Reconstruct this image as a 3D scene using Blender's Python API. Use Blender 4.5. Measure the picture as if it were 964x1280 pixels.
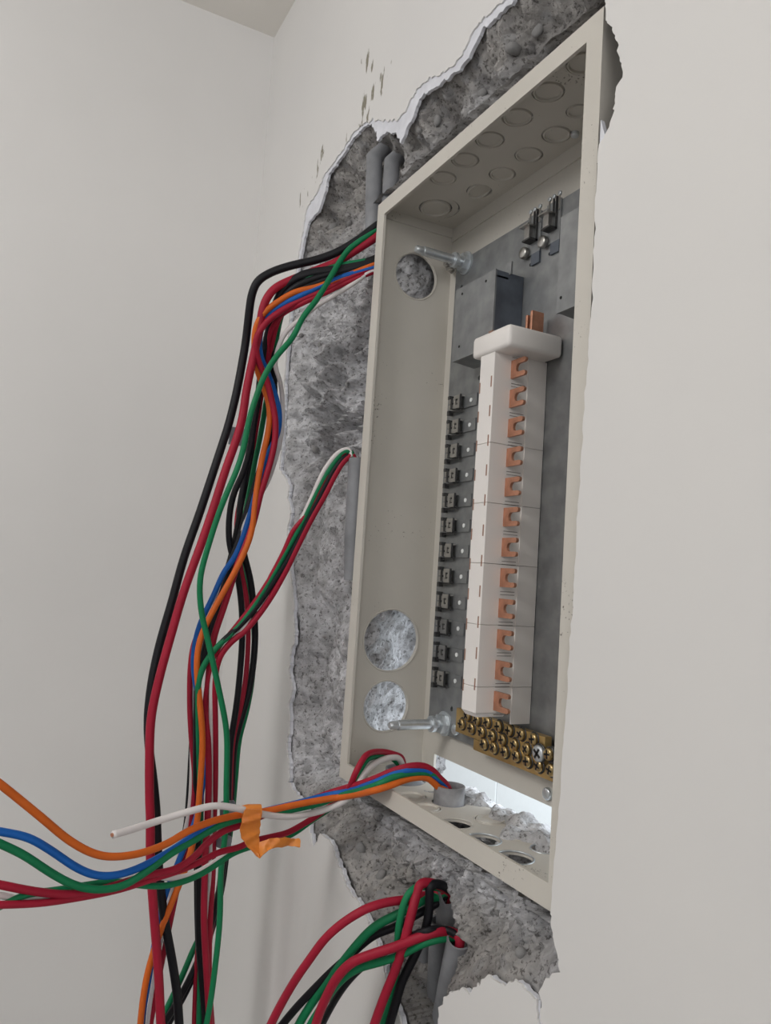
import bpy, bmesh, math, random
import numpy as np
from mathutils import Vector, Matrix
from mathutils.geometry import tessellate_polygon

random.seed(7)
for o in list(bpy.data.objects):
    bpy.data.objects.remove(o, do_unlink=True)
scene = bpy.context.scene
COL = scene.collection

# ------------------------------------------------------------------ units
# local unit: 1 = height of the steel enclosure (0.59 m); x along the wall, y into the wall, z up
S = 0.59
ZO = 1.40                                   # enclosure bottom above the floor, metres
def W(p):
    return Vector((p[0]*S, p[1]*S, p[2]*S + ZO))

# ------------------------------------------------------------------ camera
CF = 959.372758
CR = np.array([[0.46041544140316865, 0.885304601853359, 0.06521796726957338],
               [-0.0450381643733319, 0.09666988566331108, -0.994296986295202],
               [-0.8865603110152127, 0.454852388300964, 0.08438080225680337]])
CC = np.array([1.2006917366659546, -0.5556843095763488, 0.33830575715752953])
cam_data = bpy.data.cameras.new('camera')
cam_data.sensor_fit = 'HORIZONTAL'
cam_data.sensor_width = 36.0
cam_data.lens = CF / 964.0 * 36.0
cam_data.clip_start = 0.01
cam = bpy.data.objects.new('camera', cam_data)
COL.objects.link(cam)
M = Matrix(((CR[0][0], -CR[1][0], -CR[2][0]),
            (CR[0][1], -CR[1][1], -CR[2][1]),
            (CR[0][2], -CR[1][2], -CR[2][2])))
cam.matrix_world = Matrix.Translation(W(CC)) @ M.to_4x4()
scene.camera = cam

def ray(x, y):
    return CR.T @ np.array([(x-482)/CF, (y-640)/CF, 1.0])
def onX(x, y, X):
    d = ray(x, y); return CC + d*(X-CC[0])/d[0]
def onY(x, y, Y):
    d = ray(x, y); return CC + d*(Y-CC[1])/d[1]
def onZ(x, y, Z):
    d = ray(x, y); return CC + d*(Z-CC[2])/d[2]

# ------------------------------------------------------------------ light and exposure
world = bpy.data.worlds.new('world')
scene.world = world
world.use_nodes = True
bg = world.node_tree.nodes['Background']
bg.inputs[0].default_value = (0.97, 0.98, 1.0, 1)
bg.inputs[1].default_value = 0.36

def area(name, loc, target, sx, sy, power, color):
    l = bpy.data.lights.new(name, 'AREA')
    l.shape = 'RECTANGLE'; l.size = sx; l.size_y = sy; l.energy = power; l.color = color
    o = bpy.data.objects.new(name, l); COL.objects.link(o)
    o.location = loc
    o.rotation_euler = (Vector(target) - Vector(loc)).to_track_quat('-Z', 'Y').to_euler()
    return o
# unseen fill added for the left wall, behind and above the camera
area('added_left_wall_fill', (2.65, -1.1, 2.0), (-0.4, -0.5, 1.85), 1.4, 0.9, 10.5, (1.0, 0.99, 0.98))
# unseen point fill added up high so both walls brighten towards the top
high_fill = bpy.data.lights.new('added_high_fill', 'POINT')
high_fill.energy = 19.5; high_fill.shadow_soft_size = 0.22; high_fill.color = (1.0, 0.99, 0.98)
high_fill_o = bpy.data.objects.new('added_high_fill', high_fill); COL.objects.link(high_fill_o)
high_fill_o.location = (0.42, -1.25, 2.28)
# daylight in the bright space on the far side of the wall
area('daylight_beyond_wall', (0.75, 1.0, 1.95), (-0.05, 0.10, 1.45), 1.0, 0.8, 17.0, (0.86, 0.94, 1.0))
area('skylight_beyond_wall', (-0.7, 0.75, 2.75), (-0.9, 1.45, 1.2), 1.6, 0.7, 105.0, (0.86, 0.94, 1.0))

scene.view_settings.view_transform = 'Standard'
scene.view_settings.look = 'None'
scene.view_settings.gamma = 1.0
scene.view_settings.use_curve_mapping = False
scene.view_settings.exposure = 0.0

# ------------------------------------------------------------------ materials
def mat(name, color, rough=0.5, metal=0.0, noise=0.0, nscale=40.0, bump=0.0, bscale=200.0, c2=None, spec=0.5, detail=6.0):
    m = bpy.data.materials.new(name); m.use_nodes = True
    nt = m.node_tree; b = nt.nodes['Principled BSDF']
    b.inputs['Roughness'].default_value = rough
    b.inputs['Metallic'].default_value = metal
    b.inputs['Specular IOR Level'].default_value = spec
    b.inputs['Base Color'].default_value = (*color, 1)
    if noise or c2:
        tc = nt.nodes.new('ShaderNodeTexCoord')
        n = nt.nodes.new('ShaderNodeTexNoise'); n.inputs['Scale'].default_value = nscale; n.inputs['Detail'].default_value = detail
        nt.links.new(tc.outputs['Object'], n.inputs['Vector'])
        r = nt.nodes.new('ShaderNodeValToRGB')
        r.color_ramp.elements[0].position = 0.32; r.color_ramp.elements[1].position = 0.68
        a = color if c2 else tuple(max(0, c*(1-noise)) for c in color)
        d = c2 if c2 else tuple(min(1, c*(1+noise)) for c in color)
        r.color_ramp.elements[0].color = (*a, 1); r.color_ramp.elements[1].color = (*d, 1)
        nt.links.new(n.outputs['Fac'], r.inputs['Fac'])
        nt.links.new(r.outputs['Color'], b.inputs['Base Color'])
    if bump:
        tc = nt.nodes.new('ShaderNodeTexCoord')
        n = nt.nodes.new('ShaderNodeTexNoise'); n.inputs['Scale'].default_value = bscale; n.inputs['Detail'].default_value = 5
        nt.links.new(tc.outputs['Object'], n.inputs['Vector'])
        bp = nt.nodes.new('ShaderNodeBump'); bp.inputs['Strength'].default_value = bump; bp.inputs['Distance'].default_value = 0.002
        nt.links.new(n.outputs['Fac'], bp.inputs['Height'])
        nt.links.new(bp.outputs['Normal'], b.inputs['Normal'])
    return m

MT = {}
MT['paint_left'] = mat('cream_wall_paint', (0.745, 0.732, 0.718), 0.75, noise=0.03, nscale=3.0, bump=0.12, bscale=25)
MT['ceiling'] = mat('ceiling_paint', (0.86, 0.83, 0.78), 0.85, noise=0.03, nscale=5)
MT['floor'] = mat('floor_screed', (0.30, 0.285, 0.265), 0.8, noise=0.15, nscale=6)
MT['skim'] = mat('white_skim_plaster', (0.74, 0.75, 0.80), 0.85, noise=0.08, nscale=60, bump=0.3, bscale=250)
MT['beige'] = mat('beige_enamel', (0.61, 0.58, 0.525), 0.38, noise=0.04, nscale=9, bump=0.05, bscale=350)
def speckle(m):
    nt = m.node_tree; b = nt.nodes['Principled BSDF']; L = nt.links.new
    src = b.inputs['Base Color'].links[0].from_socket
    tc = nt.nodes.new('ShaderNodeTexCoord')
    fine = nt.nodes.new('ShaderNodeTexNoise'); fine.inputs['Scale'].default_value = 420; fine.inputs['Detail'].default_value = 2
    big_ = nt.nodes.new('ShaderNodeTexNoise'); big_.inputs['Scale'].default_value = 14; big_.inputs['Detail'].default_value = 3
    for q in (fine, big_): L(tc.outputs['Object'], q.inputs['Vector'])
    ad = nt.nodes.new('ShaderNodeMath'); ad.operation = 'MULTIPLY_ADD'; ad.inputs[1].default_value = 0.9
    L(big_.outputs['Fac'], ad.inputs[0]); L(fine.outputs['Fac'], ad.inputs[2])
    mr = nt.nodes.new('ShaderNodeMapRange'); mr.inputs['From Min'].default_value = 1.23; mr.inputs['From Max'].default_value = 1.33
    L(ad.outputs[0], mr.inputs['Value'])
    mx = nt.nodes.new('ShaderNodeMix'); mx.data_type = 'RGBA'
    L(mr.outputs['Result'], mx.inputs['Factor']); L(src, mx.inputs['A']); mx.inputs['B'].default_value = (0.16, 0.145, 0.12, 1)
    L(mx.outputs['Result'], b.inputs['Base Color'])
speckle(MT['beige'])
MT['galv'] = mat('galvanised_steel', (0.255, 0.265, 0.272), 0.48, 0.7, c2=(0.36, 0.37, 0.375), nscale=55, detail=3)
MT['shade_galv'] = mat('galvanised_steel_shade_tone', (0.15, 0.17, 0.205), 0.45, 0.6, noise=0.3, nscale=30)  # darker bluish galvanised tone, carries the bracket flank's shade in its colour
MT['zinc'] = mat('zinc_plated_steel', (0.68, 0.72, 0.75), 0.36, 0.8, noise=0.1, nscale=120)
MT['steel'] = mat('nickel_steel', (0.50, 0.49, 0.47), 0.3, 0.9, noise=0.12, nscale=150)
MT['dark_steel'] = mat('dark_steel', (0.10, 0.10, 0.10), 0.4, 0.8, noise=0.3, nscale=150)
MT['hole'] = mat('dark_cavity', (0.02, 0.02, 0.02), 0.9, noise=0.1)
MT['copper'] = mat('copper', (0.58, 0.285, 0.185), 0.36, 0.7, noise=0.18, nscale=120)
MT['insul'] = mat('white_insulator_plastic', (0.84, 0.805, 0.775), 0.42, noise=0.02, nscale=20)
MT['slot'] = mat('slot_brown', (0.33, 0.19, 0.14), 0.6, noise=0.1)
MT['slit'] = mat('slit_grey', (0.20, 0.17, 0.15), 0.7, noise=0.1)
MT['brass'] = mat('brass', (0.50, 0.345, 0.14), 0.36, 0.75, noise=0.15, nscale=90)
MT['brass_screw'] = mat('brass_screw', (0.52, 0.38, 0.18), 0.28, 0.95, noise=0.2, nscale=300)
MT['pvc'] = mat('grey_pvc', (0.235, 0.24, 0.255), 0.6, noise=0.22, nscale=35, bump=0.15, bscale=200)
MT['pvc_pale'] = mat('pale_grey_pvc', (0.30, 0.30, 0.315), 0.6, noise=0.35, nscale=60, bump=0.3, bscale=200)
MT['wred'] = mat('red_wire_jacket', (0.36, 0.012, 0.035), 0.5, noise=0.08, nscale=40, spec=0.25)
MT['wblack'] = mat('black_wire_jacket', (0.009, 0.009, 0.012), 0.48, noise=0.2, nscale=40, spec=0.25)
MT['wgreen'] = mat('green_wire_jacket', (0.008, 0.19, 0.075), 0.5, noise=0.08, nscale=40, spec=0.25)
MT['wblue'] = mat('blue_wire_jacket', (0.010, 0.12, 0.46), 0.5, noise=0.08, nscale=40, spec=0.25)
MT['worange'] = mat('orange_wire_jacket', (0.66, 0.135, 0.018), 0.5, noise=0.08, nscale=40, spec=0.25)
MT['wwhite'] = mat('white_wire_jacket', (0.72, 0.68, 0.675), 0.5, noise=0.05, nscale=40, spec=0.25)
MT['otape'] = mat('orange_tape', (0.70, 0.20, 0.03), 0.42, c2=(0.84, 0.30, 0.05), nscale=45, bump=0.5, bscale=70)
MT['gtape'] = mat('grey_tape', (0.20, 0.215, 0.24), 0.5, noise=0.15, nscale=60)
MT['tile'] = mat('white_glazed_tile', (0.88, 0.90, 0.90), 0.25, noise=0.01)
MT['grout'] = mat('grey_grout', (0.20, 0.21, 0.22), 0.9, noise=0.1)
MT['stone'] = mat('aggregate_stone', (0.27, 0.265, 0.262), 0.8, noise=0.3, nscale=60, bump=0.3, bscale=300)

def paint_wall_material():
    m = mat('cream_wall_paint_scuffed', (0.735, 0.70, 0.655), 0.75)
    nt = m.node_tree; b = nt.nodes['Principled BSDF']; L = nt.links.new
    tc = nt.nodes.new('ShaderNodeTexCoord')
    n1 = nt.nodes.new('ShaderNodeTexNoise'); n1.inputs['Scale'].default_value = 3.0; n1.inputs['Detail'].default_value = 4
    L(tc.outputs['Object'], n1.inputs['Vector'])
    r1 = nt.nodes.new('ShaderNodeValToRGB')
    r1.color_ramp.elements[0].position = .3; r1.color_ramp.elements[1].position = .7
    r1.color_ramp.elements[0].color = (0.725, 0.713, 0.703, 1); r1.color_ramp.elements[1].color = (0.765, 0.75, 0.73, 1)
    L(n1.outputs['Fac'], r1.inputs['Fac'])
    # cement scuffs smeared on the paint above the chase
    mp = nt.nodes.new('ShaderNodeMapping'); mp.inputs['Scale'].default_value = (110, 40, 34)
    L(tc.outputs['Object'], mp.inputs['Vector'])
    n2 = nt.nodes.new('ShaderNodeTexNoise'); n2.inputs['Scale'].default_value = 1.0; n2.inputs['Detail'].default_value = 4
    L(mp.outputs['Vector'], n2.inputs['Vector'])
    acc = None
    for px, py, rad in ((460, 80, .035), (468, 118, .05), (455, 140, .05), (380, 250, .03), (448, 158, .04), (400, 205, .04)):
        c = W(onY(px, py, 0))
        d = nt.nodes.new('ShaderNodeVectorMath'); d.operation = 'DISTANCE'
        d.inputs[1].default_value = c
        L(tc.outputs['Object'], d.inputs[0])
        mr = nt.nodes.new('ShaderNodeMapRange'); mr.inputs['From Min'].default_value = rad; mr.inputs['From Max'].default_value = 0.0
        mr.inputs['To Min'].default_value = 0; mr.inputs['To Max'].default_value = 0.20
        L(d.outputs['Value'], mr.inputs['Value'])
        if acc is None: acc = mr.outputs['Result']
        else:
            mx = nt.nodes.new('ShaderNodeMath'); mx.operation = 'MAXIMUM'; L(acc, mx.inputs[0]); L(mr.outputs['Result'], mx.inputs[1]); acc = mx.outputs[0]
    add = nt.nodes.new('ShaderNodeMath'); add.operation = 'ADD'; L(acc, add.inputs[0]); L(n2.outputs['Fac'], add.inputs[1])
    th = nt.nodes.new('ShaderNodeMapRange'); th.inputs['From Min'].default_value = 0.70; th.inputs['From Max'].default_value = 0.745
    L(add.outputs[0], th.inputs['Value'])
    mixn = nt.nodes.new('ShaderNodeMix'); mixn.data_type = 'RGBA'
    gate = nt.nodes.new('ShaderNodeMapRange'); gate.inputs['From Min'].default_value = 0.0; gate.inputs['From Max'].default_value = 0.03
    L(acc, gate.inputs['Value'])
    gm = nt.nodes.new('ShaderNodeMath'); gm.operation = 'MULTIPLY'; L(gate.outputs['Result'], gm.inputs[0]); L(th.outputs['Result'], gm.inputs[1])
    L(gm.outputs[0], mixn.inputs['Factor']); L(r1.outputs['Color'], mixn.inputs['A'])
    mixn.inputs['B'].default_value = (0.24, 0.22, 0.17, 1)
    L(mixn.outputs['Result'], b.inputs['Base Color'])
    n3 = nt.nodes.new('ShaderNodeTexNoise'); n3.inputs['Scale'].default_value = 22; n3.inputs['Detail'].default_value = 4
    L(tc.outputs['Object'], n3.inputs['Vector'])
    bp = nt.nodes.new('ShaderNodeBump'); bp.inputs['Strength'].default_value = .12; bp.inputs['Distance'].default_value = .002
    L(n3.outputs['Fac'], bp.inputs['Height']); L(bp.outputs['Normal'], b.inputs['Normal'])
    return m
MT['paint'] = paint_wall_material()

def concrete_material():
    m = mat('broken_concrete', (0.3, 0.3, 0.3), 0.95, spec=0.2)
    nt = m.node_tree; b = nt.nodes['Principled BSDF']; L = nt.links.new
    tc = nt.nodes.new('ShaderNodeTexCoord')
    def noise(sc, det=8, rg=.6):
        n = nt.nodes.new('ShaderNodeTexNoise'); n.inputs['Scale'].default_value = sc; n.inputs['Detail'].default_value = det
        n.inputs['Roughness'].default_value = rg
        L(tc.outputs['Object'], n.inputs['Vector']); return n
    def ramp(src, p0, c0, p1, c1):
        r = nt.nodes.new('ShaderNodeValToRGB')
        r.color_ramp.elements[0].position = p0; r.color_ramp.elements[1].position = p1
        r.color_ramp.elements[0].color = (*c0, 1); r.color_ramp.elements[1].color = (*c1, 1)
        L(src, r.inputs['Fac']); return r.outputs['Color']
    def mix(f, a, c, mode='MIX'):
        x = nt.nodes.new('ShaderNodeMix'); x.data_type = 'RGBA'; x.blend_type = mode
        if isinstance(f, float): x.inputs['Factor'].default_value = f
        else: L(f, x.inputs['Factor'])
        L(a, x.inputs['A']); L(c, x.inputs['B']); return x.outputs['Result']
    grey = ramp(noise(70).outputs['Fac'], .30, (0.50, 0.496, 0.502), .66, (0.93, 0.93, 0.96))
    dark = ramp(noise(55).outputs['Fac'], .33, (0.21, 0.197, 0.183), .70, (0.60, 0.57, 0.535))
    # mortar bands: brownish mortar above and below the grey block
    sep = nt.nodes.new('ShaderNodeSeparateXYZ'); L(tc.outputs['Object'], sep.inputs[0])
    n = noise(9, 4)
    ma = nt.nodes.new('ShaderNodeMath'); ma.operation = 'MULTIPLY_ADD'; ma.inputs[1].default_value = 0.16
    L(n.outputs['Fac'], ma.inputs[0]); L(sep.outputs['Z'], ma.inputs[2])
    lo = nt.nodes.new('ShaderNodeMapRange'); lo.inputs['From Min'].default_value = ZO + 0.06; lo.inputs['From Max'].default_value = ZO + 0.02
    L(ma.outputs[0], lo.inputs['Value'])
    hi = nt.nodes.new('ShaderNodeMapRange'); hi.inputs['From Min'].default_value = ZO + 0.66; hi.inputs['From Max'].default_value = ZO + 0.72
    L(ma.outputs[0], hi.inputs['Value'])
    mx = nt.nodes.new('ShaderNodeMath'); mx.operation = 'MAXIMUM'; L(lo.outputs[0], mx.inputs[0]); L(hi.outputs[0], mx.inputs[1])
    ms = nt.nodes.new('ShaderNodeMath'); ms.operation = 'MULTIPLY'; ms.inputs[1].default_value = 0.8; L(mx.outputs[0], ms.inputs[0])
    col = mix(ms.outputs[0], grey, dark)
    # aggregate
    v = nt.nodes.new('ShaderNodeTexVoronoi'); v.inputs['Scale'].default_value = 62; L(tc.outputs['Object'], v.inputs['Vector'])
    vm = nt.nodes.new('ShaderNodeMapRange'); vm.inputs['From Min'].default_value = 0.42; vm.inputs['From Max'].default_value = 0.30
    L(v.outputs['Distance'], vm.inputs['Value'])
    vm2 = nt.nodes.new('ShaderNodeMath'); vm2.operation = 'MULTIPLY'; vm2.inputs[1].default_value = 0.35; L(vm.outputs[0], vm2.inputs[0])
    bw = nt.nodes.new('ShaderNodeRGBToBW'); L(v.outputs['Color'], bw.inputs[0])
    agg = ramp(bw.outputs[0], .2, (0.16, 0.155, 0.16), .8, (0.47, 0.48, 0.50))
    col = mix(vm2.outputs[0], col, agg)
    # small dark pits and pale chips
    pit = ramp(noise(240, 5, .7).outputs['Fac'], .38, (0.30, 0.29, 0.28), .46, (1, 1, 1))
    col = mix(0.85, col, pit, 'MULTIPLY')
    blot = ramp(noise(16, 5, .6).outputs['Fac'], .36, (0.58, 0.57, 0.57), .62, (1, 1, 1))
    col = mix(0.6, col, blot, 'MULTIPLY')
    L(col, b.inputs['Base Color'])
    h1 = noise(120, 10, .75)
    hb = nt.nodes.new('ShaderNodeMath'); hb.operation = 'MULTIPLY_ADD'; hb.inputs[1].default_value = -0.35
    L(v.outputs['Distance'], hb.inputs[0]); L(h1.outputs['Fac'], hb.inputs[2])
    bp = nt.nodes.new('ShaderNodeBump'); bp.inputs['Strength'].default_value = .9; bp.inputs['Distance'].default_value = .005
    L(hb.outputs[0], bp.inputs['Height']); L(bp.outputs['Normal'], b.inputs['Normal'])
    return m
MT['concrete'] = concrete_material()

# ------------------------------------------------------------------ helpers
def tag(o, label=None, cat=None, group=None, kind=None):
    if label: o['label'] = label
    if cat: o['category'] = cat
    if group: o['group'] = group
    if kind: o['kind'] = kind
    return o

def obj(name, verts, faces, m, parent=None, smooth=False, recenter=True):
    """verts in enclosure units -> one mesh object in metres"""
    V = [W(p) for p in verts]
    base = Vector((0, 0, 0))
    if recenter:
        xs = [v.x for v in V]; ys = [v.y for v in V]; zs = [v.z for v in V]
        base = Vector(((min(xs)+max(xs))/2, (min(ys)+max(ys))/2, min(zs)))
    me = bpy.data.meshes.new(name)
    me.from_pydata([tuple(v-base) for v in V], [], faces)
    me.validate()
    bm = bmesh.new(); bm.from_mesh(me)
    bmesh.ops.recalc_face_normals(bm, faces=bm.faces)
    bm.to_mesh(me); bm.free()
    if smooth:
        for p in me.polygons: p.use_smooth = True
    me.materials.append(MT[m])
    o = bpy.data.objects.new(name, me); COL.objects.link(o)
    o.location = base
    if parent is not None:
        o.parent = parent
        o.location = base - world_loc(parent)
    return o

def world_loc(o):
    l = o.location.copy()
    while o.parent is not None:
        o = o.parent; l += o.location
    return l

def empty(name, p, label=None, cat=None, group=None):
    o = bpy.data.objects.new(name, None); COL.objects.link(o)
    o.empty_display_size = 0.02
    o.location = W(p)
    return tag(o, label, cat, group)

def copy_obj(o, parent, offset):
    """copy one object (no children), shifted by offset in enclosure units relative to its parent"""
    c = o.copy(); COL.objects.link(c)
    c.parent = parent
    c.location = o.location + Vector(offset)*S
    return c

class G:
    """collects geometry of ONE part"""
    def __init__(s): s.v = []; s.f = []
    def add(s, v, f):
        n = len(s.v); s.v += [tuple(p) for p in v]; s.f += [tuple(i+n for i in q) for q in f]; return s
    def box(s, x0, x1, y0, y1, z0, z1, bev=0.0):
        bm = bmesh.new()
        bmesh.ops.create_cube(bm, size=1)
        for v in bm.verts:
            v.co = Vector(((x0+x1)/2 + v.co.x*(x1-x0), (y0+y1)/2 + v.co.y*(y1-y0), (z0+z1)/2 + v.co.z*(z1-z0)))
        if bev: bmesh.ops.bevel(bm, geom=list(bm.edges), offset=bev, segments=2, profile=0.5, affect='EDGES')
        bm.verts.ensure_lookup_table(); bm.verts.index_update()
        s.add([v.co[:] for v in bm.verts], [[v.index for v in f.verts] for f in bm.faces]); bm.free(); return s
    def cyl(s, a, b, r, n=16, r2=None):
        return s.tube([a, b], [r, r if r2 is None else r2], n)
    def tube(s, pts, rad, n=10, cap=True):
        P = [Vector(p) for p in pts]
        if not isinstance(rad, (list, tuple)): rad = [rad]*len(P)
        t0 = (P[1]-P[0]).normalized()
        up = Vector((0, 0, 1)) if abs(t0.z) < .9 else Vector((1, 0, 0))
        u = t0.cross(up).normalized()
        v, f = [], []
        for i, p in enumerate(P):
            t = (P[min(i+1, len(P)-1)] - P[max(i-1, 0)]).normalized()
            u = (u - t*u.dot(t)).normalized(); w = t.cross(u)
            for k in range(n):
                a = 2*math.pi*k/n
                v.append(p + (u*math.cos(a) + w*math.sin(a))*rad[i])
        for i in range(len(P)-1):
            for k in range(n):
                f.append((i*n+k, i*n+(k+1) % n, (i+1)*n+(k+1) % n, (i+1)*n+k))
        if cap:
            f.append(tuple(range(n-1, -1, -1))); f.append(tuple((len(P)-1)*n+k for k in range(n)))
        return s.add(v, f)
    def prism(s, loops, thick, fn):
        """2-D polygon with holes, extruded; fn(u, v, w) -> 3-D, w from 0 to thick"""
        flat = [p for l in loops for p in l]
        tris = tessellate_polygon([[Vector((p[0], p[1], 0)) for p in l] for l in loops])
        n = len(flat)
        v = [fn(p[0], p[1], 0) for p in flat] + [fn(p[0], p[1], thick) for p in flat]
        f = [tuple(t) for t in tris] + [tuple(i+n for i in reversed(t)) for t in tris]
        o = 0
        for l in loops:
            m = len(l)
            for i in range(m):
                a, b = o+i, o+(i+1) % m
                f.append((a, b, b+n, a+n))
            o += m
        return s.add(v, f)
    def ring(s, c, axis, r, rt, n=28, m=6):
        c = Vector(c); axis = Vector(axis).normalized()
        a = axis.orthogonal().normalized(); b = axis.cross(a)
        v, f = [], []
        for i in range(n):
            t = 2*math.pi*i/n; d = a*math.cos(t) + b*math.sin(t)
            for k in range(m):
                q = 2*math.pi*k/m
                v.append(c + d*(r + rt*math.cos(q)) + axis*rt*math.sin(q))
        for i in range(n):
            for k in range(m):
                f.append((i*m+k, i*m+(k+1) % m, ((i+1) % n)*m+(k+1) % m, ((i+1) % n)*m+k))
        return s.add(v, f)
    def build(s, name, m, parent=None, smooth=False, recenter=True):
        return obj(name, s.v, s.f, m, parent, smooth, recenter)

def circle(cx, cy, r, n=32):
    return [(cx + r*math.cos(2*math.pi*i/n), cy + r*math.sin(2*math.pi*i/n)) for i in range(n)]

def rect(x0, x1, y0, y1):
    return [(x0, y0), (x1, y0), (x1, y1), (x0, y1)]

def smooth_by_angle(o, deg=40):
    me = o.data
    for p in me.polygons: p.use_smooth = True
    me.set_sharp_from_angle(angle=math.radians(deg))

# vectorised value noise for broken surfaces
_T = np.random.RandomState(3).rand(4096)
def vnoise(x, y, z):
    xi, yi, zi = np.floor(x).astype(int), np.floor(y).astype(int), np.floor(z).astype(int)
    fx, fy, fz = x-xi, y-yi, z-zi
    fx, fy, fz = fx*fx*(3-2*fx), fy*fy*(3-2*fy), fz*fz*(3-2*fz)
    def h(a, b, c): return _T[(a*73 + b*179 + c*283 + (a*b*7) % 97 + (b*c*13) % 89) % 4096]
    def lerp(a, b, t): return a + (b-a)*t
    return lerp(lerp(lerp(h(xi, yi, zi), h(xi+1, yi, zi), fx), lerp(h(xi, yi+1, zi), h(xi+1, yi+1, zi), fx), fy),
                lerp(lerp(h(xi, yi, zi+1), h(xi+1, yi, zi+1), fx), lerp(h(xi, yi+1, zi+1), h(xi+1, yi+1, zi+1), fx), fy), fz) - .5
def fbm(x, y, z, sc, octv=5, g=.55):
    r = 0; a = 1
    for i in range(octv):
        r = r + a*vnoise(x*sc+17*i, y*sc+5*i, z*sc+31*i); sc *= 2.03; a *= g
    return r

# ------------------------------------------------------------------ room shell
BW, BH, BD = 0.5675, 1.0, 0.1664            # enclosure width, height, depth
XL = -0.7265                                # left wall
ZC = 1.7743                                 # ceiling
ZF = -ZO/S                                  # floor
XR, YF = 4.6, -6.0

PX_A = [(630, 0), (617, 10), (604, 22), (593, 36), (585, 49), (577, 66), (570, 80), (557, 88), (545, 93), (531, 101), (520, 112),
        (513, 124), (507, 138), (496, 151), (482, 151), (468, 148), (461, 150), (449, 158), (440, 168), (432, 182), (424, 192), (416, 204),
        (409, 213), (403, 224), (395, 243), (383, 261), (379, 284), (374, 310), (371, 332), (366, 360), (361, 400), (358, 440),
        (355, 480), (354, 520), (351, 560), (349, 588), (356, 598), (361, 606), (360, 622), (363, 640), (359, 662), (362, 690), (362, 720),
        (367, 745), (366, 775), (368, 800), (362, 822), (361, 840), (365, 860), (361, 880), (362, 900), (358, 930), (361, 960), (360, 978),
        (366, 988), (376, 1000), (384, 1014), (386, 1036), (391, 1057), (400, 1042), (409, 1047), (416, 1060), (422, 1080), (430, 1101),
        (441, 1120), (452, 1130), (458, 1145), (464, 1160), (472, 1186), (480, 1208), (487, 1232), (494, 1255), (503, 1280), (512, 1320),
        (524, 1380), (560, 1400), (556, 1330), (550, 1295), (547, 1268), (553, 1249), (565, 1240), (577, 1235), (586, 1241), (595, 1238), (600, 1228),
        (606, 1219), (614, 1222), (623, 1228), (638, 1232), (652, 1230), (662, 1240), (671, 1250), (673, 1285), (676, 1284), (675, 1252), (680, 1226), (690, 1217),
        (699, 1212), (699, 1200), (694, 1184), (692, 1162), (688, 1143)]
PX_R = [(690, 1120), (694, 1065), (699, 1000), (705, 920), (712, 820), (717, 740), (722, 640), (732, 500), (738, 385), (741, 372), (744, 250), (749, 180)]
PX_T = [(755, 172), (762, 155), (770, 130), (774, 97), (777, 78), (776, 64), (769, 48), (762, 32), (755, 25), (757, 0), (757, -40),
        (735, -75), (700, -62), (665, -35), (645, -15)]
PX_BTOP = [(640, 0), (623, 17), (601, 36), (592, 56), (584, 71), (571, 88), (559, 97), (545, 106), (530, 116), (522, 124), (518, 134), (513, 148), (507, 161), (500, 177),
           (493, 166), (485, 163), (477, 168), (470, 176), (466, 160), (460, 153), (450, 161), (441, 171), (433, 184), (425, 195), (417, 207), (410, 216),
           (407, 226), (405, 239), (396, 265), (384, 278), (379, 299), (376, 314), (372, 334)]

def jitter(px, amp, step=0.0035, keep=0):
    P = [onY(x, y, 0)[[0, 2]] for x, y in px]
    out = []
    for i in range(len(P)-1):
        n = max(1, int(np.linalg.norm(P[i+1]-P[i])/step))
        for k in range(n): out.append(P[i] + (P[i+1]-P[i])*k/n)
    out.append(P[-1])
    A = np.array(out)
    dx = fbm(A[:, 0], A[:, 1], A[:, 0]*0+1.3, 75, 4, .62)*amp
    dz = fbm(A[:, 0], A[:, 1], A[:, 0]*0+7.7, 75, 4, .62)*amp
    A[1:-1, 0] += dx[1:-1]; A[1:-1, 1] += dz[1:-1]
    return [tuple(a) for a in A]
A1 = jitter(PX_A, .010); A2 = jitter(PX_R, .004, .008); A3 = jitter(PX_T, .009)
LOOP_A = A1 + A2 + A3
# white skim layer: like the paint edge, but peeled further back where the photo shows white
idx = PX_A.index((371, 332))
B1 = jitter(PX_BTOP, .008) + [(p[0]+.0035, p[1]) for p in jitter(PX_A[idx+1:], .010)]
B2 = [(BW+.006, -.03), (BW+.006, .5), (BW+.006, .86)]
B3 = [(max(p[0], BW+.006) if p[1] < 1.0 else p[0], p[1]) for p in jitter(PX_T, .010)]
LOOP_B = B1 + B2 + B3

outer = [(XL, ZF), (XR, ZF), (XR, ZC), (XL, ZC)]
wall_right = G().prism([outer, LOOP_A], .0025, lambda u, v, w: (u, w, v)).build('wall_right', 'paint', recenter=False)
tag(wall_right, 'cream painted wall broken open around the steel box', None, None, 'structure')
G().prism([outer, LOOP_B], .0055, lambda u, v, w: (u, .0027+w, v)).build('skim_plaster', 'skim', wall_right, recenter=False)

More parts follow.
